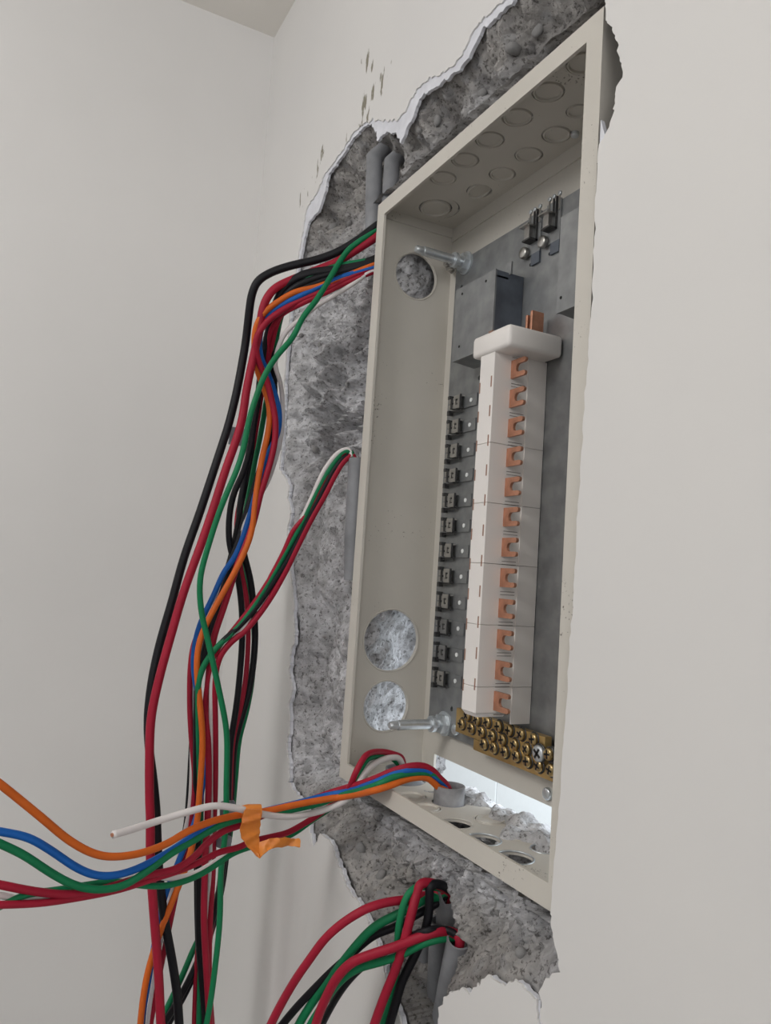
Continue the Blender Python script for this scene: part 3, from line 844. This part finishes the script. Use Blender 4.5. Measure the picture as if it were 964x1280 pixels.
term_screw(672, 942, NY-.002, 'zinc', .0112)

# ------------------------------------------------------------------ conduits
def pipe(name, pts, r, label, m='pvc', wall=.0028, torn=0.0, group='grey conduits', n=22):
    """open-ended pipe; the first point is its mouth"""
    P = [Vector(p) for p in pts]
    root = None
    t = (P[0]-P[1]).normalized()
    u = t.orthogonal().normalized()
    g = G()
    def ringpts(p, t_, rad, tear=0):
        nonlocal u
        u = (u - t_*u.dot(t_)).normalized(); w = t_.cross(u)
        out = []
        for k in range(n):
            a = 2*math.pi*k/n
            d = tear*(math.sin(a*2+.7)*.6 + math.sin(a*5+1)*.4) if tear else 0
            out.append(p + (u*math.cos(a)+w*math.sin(a))*rad + t_*d)
        return out
    v = []
    loops = [ringpts(P[0]-t*.03, t, r-wall), ringpts(P[0], t, r-wall, torn), ringpts(P[0], t, r, torn)]
    for i in range(1, len(P)):
        t_ = (P[i-1]-P[min(i+1, len(P)-1)]).normalized()
        loops.append(ringpts(P[i], t_, r))
    for l in loops: v += l
    f = []
    for i in range(len(loops)-1):
        for k in range(n): f.append((i*n+k, i*n+(k+1) % n, (i+1)*n+(k+1) % n, (i+1)*n+k))
    f.append(tuple(range(n-1, -1, -1))); f.append(tuple((len(loops)-1)*n+k for k in range(n)))
    o = g.add(v, f).build(name, m, None); smooth_by_angle(o, 40)
    return tag(o, label, 'conduit', group)
# above the top left corner of the box: pipes drop into the gap beside it
def near_pipe(px_top, px_bot, X0, r, label):
    a, b = onX(*px_bot, X0), onX(*px_top, X0)
    b2 = b + np.array([0, .05, .06])
    return pipe('conduit', [tuple(a), tuple(a*.6+b*.4), tuple(b), tuple(b2)], r, label)
near_pipe((468, 198), (467, 292), -.058, .0160, 'grey conduit coming down left of the box corner, left one of two')
near_pipe((490, 203), (485, 300), -.0195, .0150, 'grey conduit running behind the top left box corner, right one of two')
# beside the left flange, mouth half way up
m0 = onX(442, 578, -.028)
pipe('conduit', [(-.030, .0125, .545), (-.030, .014, .50), (-.031, .0165, .40), (-.033, .022, .33)], .0165, 'grey conduit standing upright beside the left edge of the box')
# stubs inside the box floor
pipe('conduit', [(.192, .102, .030), (.192, .102, -.010), (.192, .102, -.06)], .0235, 'pale grey conduit stub in the box floor holding four coloured wires', 'pvc_pale')
pipe('conduit', [(.062, .095, .024), (.062, .095, -.010), (.062, .095, -.06)], .031, 'grey conduit stub in the left rear corner of the box floor', 'pvc')
# pipes in the chase under the box
def low_pipe(px, py_top, py_bot, Yd, r, label, torn=0):
    a = onY(px[0], py_top, Yd); b = onY(px[1], py_bot, Yd+.012)
    d = (b-a)/np.linalg.norm(b-a)
    return pipe('conduit', [a, a+d*.04, b, b+d*.25], r, label, 'pvc', torn=torn, group='grey conduits under the box')
low_pipe((531, 527), 1172, 1245, .062, .0150, 'leftmost grey conduit in the chase under the box')
low_pipe((549, 545), 1150, 1255, .056, .0135, 'middle grey conduit in the chase between its two neighbours')
low_pipe((574, 562), 1174, 1235, .044, .0165, 'grey conduit with the lowest round mouth under the box')
low_pipe((563, 561), 1117, 1165, .062, .0185, 'torn conduit mouth directly under the box', .008)

# ------------------------------------------------------------------ wires
def catmull(P, n=8):
    P = [np.array(p, float) for p in P]
    P = [2*P[0]-P[1]] + P + [2*P[-1]-P[-2]]
    out = []
    for i in range(1, len(P)-2):
        p0, p1, p2, p3 = P[i-1:i+3]
        d0 = max(np.linalg.norm(p1-p0)**.5, 1e-5); d1 = max(np.linalg.norm(p2-p1)**.5, 1e-5); d2 = max(np.linalg.norm(p3-p2)**.5, 1e-5)
        m1 = (p2-p1) + d1*((p1-p0)/d0 - (p2-p0)/(d0+d1)) if d0 > 0 else p2-p1
        m2 = (p2-p1) + d1*((p3-p2)/d2 - (p3-p1)/(d1+d2))
        for k in range(n):
            t = k/n; t2, t3 = t*t, t*t*t
            out.append((2*t3-3*t2+1)*p1 + (t3-2*t2+t)*m1 + (-2*t3+3*t2)*p2 + (t3-t2)*m2)
    out.append(P[-2]); return out

def wire(pts, depth, width, m, label, group, n=6, pre=()):
    """pts: photo points along the wire; depth: [(fraction, x)] plane of each point; width: photo width"""
    N = len(pts)
    L = [0]
    for i in range(1, N): L.append(L[-1] + math.hypot(pts[i][0]-pts[i-1][0], pts[i][1]-pts[i-1][1]))
    ts = [l/L[-1] for l in L]
    fr = [d[0] for d in depth]; dx = [d[1] for d in depth]
    if depth[0][0] < -1:                      # plane given along the photo's x instead of along the length
        P3 = [onX(p[0], p[1], float(np.interp(p[0], fr, dx))) for p in pts]
    else:
        P3 = [onX(p[0], p[1], float(np.interp(t, fr, dx))) for p, t in zip(pts, ts)]
    P3 = [np.array(q, float) for q in pre] + P3; N = len(P3)
    mid = P3[N//2]
    dist = float(CR[2] @ (np.array(mid)-CC))
    rad = width*.5/CF*dist
    path = catmull(P3, n)
    # light smoothing
    A = np.array(path)
    for _ in range(3): A[1:-1] = A[1:-1]*.5 + (A[:-2]+A[2:])*.25
    o = G().tube([tuple(p) for p in A], rad, 10).build('wire', m, None, True)
    tag(o, label, 'wire', group)
    return o, A, rad

HB = 'wires hanging left of the box'
# depth profiles (plane x of the wire along its length): leaves the gap beside the box, arcs forward, hangs down
def dp(a, b=None, c=None):
    b = a if b is None else b; c = b if c is None else c
    return [(0, -.030), (.10, -.10), (.22, a), (.55, b), (1, c)]
wire([(474, 280), (467, 285), (446, 301), (420, 316), (395, 325), (364, 332), (338, 341), (322, 352), (315, 368), (312, 386), (307.5, 425), (302, 458), (295, 494), (286, 530), (273.5, 569),
      (263, 601), (248, 646), (230, 697), (215, 752), (201, 800), (191, 845), (186, 883), (185, 910), (187, 940), (191, 970), (195, 1010), (196, 1029), (197, 1060), (199, 1093), (204.5, 1142), (214, 1194), (221, 1239), (224, 1280), (227, 1330)],
     dp(-.17, -.19, -.16), 10.5, 'wblack', 'thick black wire, outermost and leftmost of the hanging wires', HB)
wire([(474, 293), (468, 298), (446, 312), (420, 328), (395, 338), (364, 350), (343, 361), (331.5, 377), (326, 399), (324, 414), (317, 445), (308, 489), (303, 523), (295, 551), (282.5, 586),
      (266.5, 636), (249, 687), (230, 739), (215, 790), (198, 852), (189, 897), (187, 938), (187, 1000), (188, 1022), (188, 1075), (191.5, 1131), (196, 1187), (199, 1231), (201, 1280), (204, 1330)],
     dp(-.15, -.16, -.14), 10.5, 'wred', 'thick red wire running just right of the outermost black wire', HB)
wire([(474, 286), (464, 292), (446, 304), (436, 312), (426, 325), (413, 347), (395, 376), (379, 396), (366, 422), (346, 445), (330, 471), (320, 497), (312, 523), (307, 548), (299, 580),
      (277, 632), (260, 684), (250, 725), (252, 766), (260, 800), (273, 859), (282, 904), (284, 930), (283, 984), (283, 1009), (281, 1049), (276, 1090), (275, 1149), (268, 1217), (260.5, 1269), (252, 1310)],
     [(0, -.030), (.05, -.055), (.10, -.050), (.25, -.07), (.5, -.11), (1, -.12)], 7.5, 'wgreen', 'green wire crossing in front of the bundle from upper right', HB)
wire([(470, 330), (462, 333), (440, 342), (420, 350), (395, 359), (369, 365), (348, 377), (330, 391), (320, 409), (318, 435), (322.5, 466), (331.5, 489), (337, 512), (335, 541), (328, 571),
      (320, 618), (315, 663), (304, 694), (284, 732), (263, 770), (250, 800), (246, 831), (249, 870), (253, 915), (253, 940), (250, 985), (246, 1030), (234, 1080), (214, 1130), (195, 1180), (182, 1228), (175, 1285), (172, 1320)],
     dp(-.17, -.16, -.17), 7.5, 'worange', 'orange wire hanging in the bundle left of the box', HB)
wire([(470, 334), (458, 337), (431, 345), (405, 356), (377, 369), (353, 381), (334, 396), (325, 419.5), (326, 445), (335, 466), (344, 492), (349.5, 517.5), (347, 543), (337, 563), (327, 590), (316, 630), (305, 668), (293, 697),
      (280, 715), (266.5, 745.5), (249, 783), (242, 818), (244, 852), (251, 879.5), (256, 914), (257, 937), (253, 985), (243, 1030), (226, 1070), (208, 1115), (199, 1149), (193, 1180), (186, 1224), (177, 1276), (172, 1315)],
     dp(-.19, -.18, -.18), 7, 'wblue', 'blue wire hanging in the bundle left of the box', HB)
wire([(471, 334), (463, 336), (436, 347), (405, 363), (374, 376), (351, 389), (332, 404), (320, 425), (322.5, 450), (333, 474), (339, 497), (344, 523), (344, 548), (339, 574), (331, 601),
      (325, 620), (318, 650), (308, 680), (297, 706), (281, 756), (266.5, 800), (261, 845), (258, 886), (259.6, 920), (261, 972), (259.6, 1022), (257, 1064), (256, 1097), (255, 1149), (258, 1209), (261, 1261), (263, 1310)],
     dp(-.16, -.175, -.18), 8, 'wred', 'red wire hanging beside the orange and blue wires', HB)
wire([(471, 338), (462, 340), (441, 355), (420, 368), (395, 383), (369, 404), (356, 417), (348, 435), (344, 456), (350, 476), (353, 497), (353, 528), (350, 553.5), (342, 582), (333, 606),
      (316, 632), (305, 655), (297, 684), (277, 728), (263, 763), (250, 805), (243, 850), (241, 890), (240, 930), (240, 970), (236, 1020), (224, 1070), (210, 1130), (198, 1190), (188, 1250), (182, 1310)],
     dp(-.20, -.205, -.19), 6, 'wwhite', 'white wire at the right edge of the hanging bundle', HB)
wire([(472, 321), (464, 325), (436, 332), (408, 337), (379, 342), (361, 354), (348, 372), (342, 391), (335, 414), (330, 438), (325, 471), (322, 502), (317, 533), (313, 560), (304, 591), (292, 618),
      (286.5, 649), (287, 680), (296, 715), (301.5, 752), (303, 794), (299, 852), (294, 893), (288, 930), (286, 972), (285, 1010), (282, 1060), (273, 1120), (258, 1175), (240, 1218), (222, 1252), (204, 1282), (190, 1310)],
     dp(-.20, -.23, -.22), 8, 'wblack', 'black wire bowing out to the right lobe of the bundle', HB)
wire([(472, 324), (455, 330), (420, 338), (390, 342), (369, 349), (353, 362), (343, 383), (339, 404), (338, 430), (342, 456), (343, 481), (342, 528), (335, 553.5), (327, 580), (318, 610), (308, 642),
      (296, 684), (281, 725), (271, 766), (262, 807), (251, 835), (247, 859), (246, 904), (246, 930), (246.6, 960), (247, 1000), (248, 1059), (249, 1112), (249, 1179), (253, 1228), (257, 1276), (259, 1320)],
     dp(-.21, -.20, -.20), 8.5, 'wblack', 'black wire running behind the orange wire down the bundle', HB)
wire([(472, 327), (440, 336), (400, 346), (370, 358), (351, 376), (339, 405), (333, 440), (326, 480), (319, 520), (312, 560), (306, 600), (299, 642), (301, 673), (306, 697), (313, 725), (317, 759), (319, 794), (316, 835), (310, 869),
      (301, 900), (293, 931), (290, 972), (288, 1010), (283, 1065), (276, 1115), (262, 1170), (246, 1210), (230, 1244), (212, 1276), (198, 1305)],
     dp(-.22, -.25, -.23), 8.5, 'wblack', 'black wire forming the rightmost bow of the bundle', HB)
wire([(472, 335), (440, 345), (400, 357), (366, 376), (348, 400), (340, 430), (329, 480), (323, 520), (316, 560), (306, 605), (297, 642), (296, 667), (301, 711), (308, 745.5), (310.5, 794), (307, 849), (301, 883),
      (292, 920), (289, 955), (287, 1010), (280, 1065), (272, 1120), (262, 1175), (262, 1230), (266, 1290), (268, 1320)],
     dp(-.23, -.245, -.22), 6.5, 'wred', 'thin red wire between the two black bows of the bundle', HB)
wire([(472, 323), (455, 327), (430, 331), (405, 338), (380, 351), (361, 371), (350, 400), (343, 440), (338, 470), (333, 500), (326, 543), (318, 580), (310, 625), (304, 660), (306, 700), (313, 745), (318, 795), (315, 852), (308, 890),
      (299, 924), (295, 965), (292, 1000), (288, 1040), (279, 1090), (262, 1150), (245, 1180), (227, 1222), (205, 1268), (190, 1300)],
     dp(-.24, -.262, -.24), 7, 'wgreen', 'green wire behind the black bows on the right of the bundle', HB)
wire([(472, 338), (440, 350), (405, 367), (374, 381), (350, 395), (336, 420), (334, 460), (340, 495), (338, 535), (328, 585), (318, 625), (310, 665), (297, 700), (276, 745), (258, 775), (245, 797), (239, 822), (237, 872), (239, 920),
      (243, 965), (242, 1000), (237, 1040), (225, 1095), (212, 1157), (200, 1215), (190, 1269), (184, 1310)],
     dp(-.23, -.20, -.19), 6.5, 'wred', 'red wire at the left edge of the lower bundle', HB)
wire([(472, 330), (440, 340), (400, 352), (364, 368), (346, 392), (336, 430), (329, 470), (323, 510), (318, 545), (310, 590), (300, 640), (290, 690), (275, 740), (260, 790), (250, 840), (244, 880), (240, 925), (237, 980), (233, 1030), (223, 1080), (210, 1130), (199, 1175), (191, 1215), (184, 1276), (180, 1315)],
     dp(-.235, -.225, -.20), 7, 'wblack', 'black wire splitting off to the lower left under the bundle', HB)

MB_ = 'wires from the conduit beside the box'
def mdp(b, c): return [(0, -.030), (.06, -.045), (.30, -.13), (.65, b), (1, c)]
wire([(441, 574), (439, 566), (433, 564), (425.6, 568), (414, 583), (402, 603), (389, 629.5), (376, 656), (359, 686), (342.6, 716), (329, 739), (309, 769), (289.5, 792), (273, 807), (257, 828), (249, 848), (247, 880), (248, 930), (250, 1000), (252, 1080), (252, 1160), (250, 1240), (248, 1310)],
     mdp(-.20, -.21), 7.5, 'wgreen', 'green wire curving down from the conduit at mid height', MB_)
wire([(442, 578), (440, 570), (431, 571), (417, 588), (405.6, 609.5), (392, 636), (372.5, 676), (356, 706), (339, 732), (323, 756), (303, 779), (276, 804), (258, 827), (249, 849), (246, 875), (245, 930), (245, 1000), (246, 1080), (247, 1160), (251, 1240), (255, 1310)],
     mdp(-.205, -.225), 7.5, 'wblack', 'black wire curving down from the conduit at mid height', MB_)
wire([(443, 574), (440, 569), (430, 576), (419, 593), (405.6, 619.5), (389, 649), (372, 683), (356, 716), (339, 746), (323, 769), (306, 789), (289.5, 802), (276, 819), (270, 839), (268, 865), (269, 898), (269, 985), (267, 1034), (266, 1093), (262.5, 1149), (261, 1209), (263, 1269), (264, 1320)],
     mdp(-.21, -.20), 8, 'wred', 'red wire curving down from the conduit, outer one of two', MB_)
wire([(440, 572), (437, 564), (428, 567), (416, 580), (404, 602), (392, 627), (379, 648), (366, 664), (356, 687), (342.6, 713), (330, 735), (309, 765), (289, 790), (272, 812), (262, 840), (256, 880), (253, 940), (252, 1000), (251, 1080), (249, 1150), (244, 1240), (242, 1310)],
     mdp(-.215, -.22), 6, 'wred', 'red wire curving down from the conduit, inner one of two', MB_)
wire([(440, 571), (436, 562), (425, 564.5), (412, 578), (401, 596), (391, 619.5), (380, 643), (368, 668), (352, 697), (336, 724), (318, 757), (304, 786), (291, 800), (274.5, 819), (266, 845), (264, 880), (264, 940), (264, 1000), (263, 1050), (263, 1093), (259, 1149), (259, 1209), (261, 1280), (262, 1315)],
     mdp(-.207, -.21), 6, 'wwhite', 'white wire curving down from the conduit at mid height', MB_)

# wires leaving the floor of the box and sweeping out to the left of the photo
BB = 'wires sweeping left out of the box'
ST1 = [(.192, .102, -.02), (.192, .102, .024)]
ST2 = [(.062, .095, -.02), (.062, .095, .016)]
def bdp(x472, x449, x430, s=0.0): return [(-40, .12+s), (0, .12+s), (300, .05+s), (400, .052+s), (430, x430), (449, x449), (472, x472), (490, (x472+.19)/2), (510, .188), (560, .192)]
wire([(550, 985.6), (542, 978), (533, 972), (519, 972), (503, 976), (488, 982), (472, 987), (449, 992.6), (425.6, 996.5), (413, 998), (368.5, 1006), (329, 1014.6), (299, 1018.5), (264, 1027), (234, 1039.5), (209, 1054.5), (174, 1067),
      (139, 1071), (114.5, 1066), (85, 1049.5), (55, 1024.6), (25, 1000), (0, 980), (-30, 958)],
     bdp(.182, .128, .082, .012), 8.5, 'worange', 'orange wire sweeping out of the box to the left edge', BB, pre=ST1)
wire([(546, 972), (531, 963), (511, 963), (503, 964.6), (488, 970), (472, 977), (457, 982.5), (433, 990), (410, 994), (372, 1004), (330, 1014), (299, 1022), (264, 1032), (244, 1043), (224, 1057), (199, 1072), (169, 1087), (144, 1094), (119.5, 1094),
      (94.6, 1084), (65, 1064), (35, 1047), (0, 1039.5), (-30, 1034)],
     bdp(.166, .122, .076, .004), 8.5, 'wblue', 'blue wire sweeping out of the box to the left edge', BB, pre=ST1)
wire([(548.5, 973), (539, 967), (522, 966), (506, 967.7), (491, 972), (472, 981), (449, 988.7), (425, 995), (398, 1005), (348.6, 1015), (320, 1019), (296, 1025), (274, 1032), (244, 1049.5), (214, 1067), (184, 1089), (154, 1107), (124.5, 1112), (94.6, 1107),
      (65, 1092), (30, 1069), (0, 1054.5), (-30, 1041)],
     bdp(.174, .125, .079, .008), 8.5, 'wgreen', 'upper green wire sweeping out of the box, under the blue one', BB, pre=ST1)
wire([(550, 973), (542, 964), (531, 958), (519, 957), (503, 960), (488, 965), (472, 972), (453.6, 979), (430, 985.6), (410, 992), (385, 1001), (350, 1011), (320, 1023), (299, 1032), (279, 1039), (259, 1054), (242, 1072), (218, 1087), (185, 1094), (150, 1105), (118, 1114),
      (90, 1118), (65, 1117), (30, 1112), (0, 1106), (-30, 1101)],
     bdp(.155, .118, .072, .000), 8.5, 'wred', 'upper red wire of the sheaf, arching highest inside the box', BB, pre=ST1)
def cdp(s=0.0): return [(-40, .12+s), (0, .12+s), (300, .045+s), (404, .032+s), (425, .055+s), (438, .092+s), (445, .106+s), (457, .10+s), (480, .075+s), (506, .064+s)]
wire([(503, 948), (494, 943), (480, 939.7), (464.5, 940.5), (456.7, 945), (450.5, 954.5), (444, 967), (438, 982), (425, 999), (404, 1014), (391, 1023), (376, 1032), (359, 1041), (339, 1046), (314, 1052), (299, 1059), (272, 1066), (247, 1079), (222, 1089), (190, 1099), (149, 1112), (99, 1122), (50, 1129),
      (0, 1131), (-30, 1131)], cdp(0), 7.5, 'wred', 'lower red wire looping over the box lip, lowest at the left edge', BB, pre=ST2)
wire([(492, 949), (485, 945), (472, 945), (461, 948), (454, 956), (447, 968.5), (441, 981), (425, 1002), (405, 1016), (391, 1025), (364, 1044), (335, 1053), (309, 1060), (289.5, 1068), (272, 1080), (254.6, 1091), (235, 1100), (209, 1107), (179, 1107), (144, 1102), (110, 1106), (75, 1112), (30, 1119), (5, 1131), (-25, 1145)],
     cdp(-.005), 7, 'wgreen', 'lower green wire looping over the box lip under the red one', BB, pre=ST2)
wend, wpath, wrad = wire([(499, 948), (488, 947), (475, 951), (464.5, 957.6), (456.7, 965), (450, 976), (442, 991), (433, 1000), (415, 1009), (398, 1014.6), (378, 1019), (358.6, 1021), (329, 1018), (299, 1011), (269, 1007), (239, 1013.6), (199, 1025.6), (164, 1037), (141, 1043.5)],
     [(-40, .12), (141, .12), (200, .09), (300, .075), (398, .055), (425, .075), (442, .100), (450, .104), (464, .098), (480, .080), (506, .068)], 8, 'wwhite', 'white wire with a cut end pointing left in front of the bundle', BB, pre=ST2)
e0 = wpath[-1]; ed = (wpath[-1]-wpath[-3]); ed = ed/np.linalg.norm(ed)
G().cyl(e0-ed*.002, e0+ed*.002, wrad*.5, 10).build('copper_core', 'copper', wend)
wire([(494, 949), (484, 947), (472, 949), (461, 953), (454, 962), (447, 975), (438, 990), (422, 1005), (402, 1019), (376, 1034), (345, 1047), (314, 1056), (299, 1061), (269, 1077), (244, 1092), (214, 1098), (184, 1094), (150, 1101), (110, 1112), (70, 1120), (30, 1124), (0, 1119), (-25, 1114)],
     cdp(-.010), 6.5, 'wwhite', 'white wire sagging low between the red and green ones', BB, pre=ST2)

# wires leaving the conduits under the box
LB = 'wires leaving the conduits under the box'
MA = [tuple(onY(563, 1135, .066)), tuple(onY(563, 1115, .058))]
MBt = [tuple(onY(573, 1190, .046)), tuple(onY(575, 1172, .040))]
def ldp(a, b, c): return [(0, a), (.12, a), (.3, b), (1, c)]
wire([(543, 1118), (528, 1120), (512, 1124), (486, 1127.5), (461, 1134.6), (433, 1150.5), (408, 1171.6), (388, 1198), (368.5, 1226), (350, 1258), (338, 1282), (326, 1310)], ldp(.26, .25, .15), 11, 'wred', 'red wire arching highest and farthest left under the box', LB, pre=MA)
wire([(549, 1120.5), (531.7, 1124), (503.5, 1140), (475, 1154), (457.6, 1168), (436, 1193), (412, 1224.5), (390.6, 1253), (374, 1280), (360, 1310)], ldp(.265, .245, .16), 11, 'wgreen', 'green wire arching below the highest red one under the box', LB, pre=MA)
wire([(545, 1130), (525, 1141), (496, 1158), (468, 1169), (443.5, 1189), (415, 1214), (394, 1235), (372, 1258), (352, 1282), (335, 1305)], ldp(.262, .235, .15), 10, 'wblack', 'black wire arching behind the green ones under the box', LB, pre=MA)
wire([(563, 1165), (546, 1165), (521, 1173), (493, 1184), (464.6, 1193), (440, 1203), (422, 1221), (408, 1246), (398, 1270), (390, 1300)], ldp(.31, .28, .19), 12, 'wred', 'thick red wire from the lowest conduit mouth bending sharply down', LB, pre=MBt)
wire([(567, 1172), (549, 1174), (528, 1180), (500, 1194.6), (475, 1203), (447, 1211), (426, 1226), (408, 1250), (390.6, 1276), (376, 1305)], ldp(.312, .275, .175), 9.5, 'wgreen', 'green wire under the thick red one from the lowest conduit', LB, pre=MBt)
wire([(534, 1108), (519, 1110), (508, 1122), (500, 1150), (497, 1178.7), (497, 1205), (492, 1235), (485, 1262), (478, 1284), (470, 1310)], ldp(.275, .275, .24), 9, 'wgreen', 'green wire dropping steeply in front of the arching wires', LB, pre=MA)
wire([(540, 1104), (526, 1105), (521, 1118), (516, 1136), (507, 1171.6), (496.4, 1207), (482, 1242), (471, 1272), (462, 1300)], ldp(.28, .29, .25), 12, 'wred', 'thick red wire dropping steeply in front of the arching wires', LB, pre=MA)
wire([(548, 1105), (538, 1108), (537, 1124), (536, 1142), (531, 1164.6), (517.6, 1196), (503.5, 1224.5), (495, 1253), (487, 1281), (479, 1310)], ldp(.285, .285, .25), 11.5, 'wblack', 'thick black wire dropping steeply right of the red one', LB, pre=MA)
wire([(556, 1162), (535, 1163), (512, 1172), (488, 1186), (465, 1200), (445, 1216), (428, 1236), (412, 1262), (398, 1290)], ldp(.308, .26, .16), 9, 'wblack', 'black wire tucked behind the thick red one from the lowest conduit', LB, pre=MBt)

# ------------------------------------------------------------------ tapes
def strip(name, pts_px, X, width_dir, m, thick=.002):
    pass
# orange tape: a wrap round the sheaf and two folded tails
ot = empty('orange_tape', onX(318, 1040, .075), 'orange tape tied round the wire sheaf with two loose tails', 'tape')
c0, c1 = onX(303, 1016, .07), onX(326, 1014, .073)
ax = (c1-c0); ax = ax/np.linalg.norm(ax)
o = G().tube([c0, c0*.7+c1*.3, c0*.4+c1*.6, c1], [.0105, .0115, .011, .0102], 14).build('wrap', 'otape', ot); smooth_by_angle(o, 60)
def ribbon(name, L_px, R_px, XL_, XR_, parent, thick=.0022):
    """folded tape tail between two edge lines, given thickness"""
    Lp = catmull([onX(p[0], p[1], x) for p, x in zip(L_px, XL_)], 5); Rp = catmull([onX(p[0], p[1], x) for p, x in zip(R_px, XR_)], 5)
    v, f = [], []
    n = len(Lp); K = 5
    for i in range(n):
        for k in range(K):
            t = k/(K-1)
            q = Lp[i]*(1-t)+Rp[i]*t
            d = Rp[i]-Lp[i]; tg = Lp[min(i+1, n-1)]-Lp[max(i-1, 0)]
            nn = np.cross(d, tg); nn = nn/(np.linalg.norm(nn)+1e-9)
            w = .0025*math.sin(t*math.pi)*math.sin(i*.9) + .0015*math.sin(i*1.7+t*5)
            v.append(q+nn*(w)); v.append(q+nn*(w+thick))
    def id_(i, k, s): return (i*K+k)*2+s
    for i in range(n-1):
        for k in range(K-1):
            f.append((id_(i, k, 0), id_(i+1, k, 0), id_(i+1, k+1, 0), id_(i, k+1, 0)))
            f.append((id_(i, k, 1), id_(i, k+1, 1), id_(i+1, k+1, 1), id_(i+1, k, 1)))
        f.append((id_(i, 0, 0), id_(i, 0, 1), id_(i+1, 0, 1), id_(i+1, 0, 0)))
        f.append((id_(i, K-1, 0), id_(i+1, K-1, 0), id_(i+1, K-1, 1), id_(i, K-1, 1)))
    for k in range(K-1):
        f.append((id_(0, k, 0), id_(0, k+1, 0), id_(0, k+1, 1), id_(0, k, 1)))
        f.append((id_(n-1, k, 0), id_(n-1, k, 1), id_(n-1, k+1, 1), id_(n-1, k+1, 0)))
    o = G().add(v, f).build(name, 'otape', parent); smooth_by_angle(o, 50)
    return o
ribbon('tail', [(307, 1012), (303, 1025), (301, 1042), (308, 1055), (324, 1073)], [(326, 1012), (326, 1025), (325, 1038), (324, 1052), (325, 1072)],
       [.088, .088, .09, .095, .10], [.088, .09, .085, .09, .10], ot)
ribbon('tail', [(324, 1053), (340, 1048), (356, 1047), (372, 1049)], [(325, 1073), (336, 1063), (356, 1057), (375, 1059)],
       [.092, .10, .105, .10], [.10, .105, .10, .11], ot)
# grey tapes
gt = empty('grey_tape', onX(284, 1025, -.20), 'dark grey tape binding the right strand of hanging wires', 'tape')
for (xa, ya), (xb, yb) in (((285, 1003), (284, 1020)), ((281, 1046), (279, 1058))):
    a, b = onX(xa, ya, -.205), onX(xb, yb, -.205)
    o = G().tube([a, a*.6+b*.4, b], [.0135, .0142, .0135], 16).build('wrap', 'gtape', gt); smooth_by_angle(o, 60)
p = onX(291, 1002, -.20)
G().box(p[0]-.002, p[0]+.008, p[1]-.001, p[1]+.002, p[2]-.003, p[2]+.002).build('loose_end', 'gtape', gt)
q = [onX(*c, -.215) for c in ((288, 533), (307, 536), (306, 558), (286, 555))]
tg = G(); tg.add([tuple(p) for p in q] + [tuple(p + np.array([-.004, 0, 0])) for p in q], [(0, 1, 2, 3), (4, 5, 6, 7), (0, 1, 5, 4), (1, 2, 6, 5), (2, 3, 7, 6), (3, 0, 4, 7)])
o = tg.build('marker_tape', 'gtape', None)
tag(o, 'small grey tape flag behind the thick red wire', 'tape')
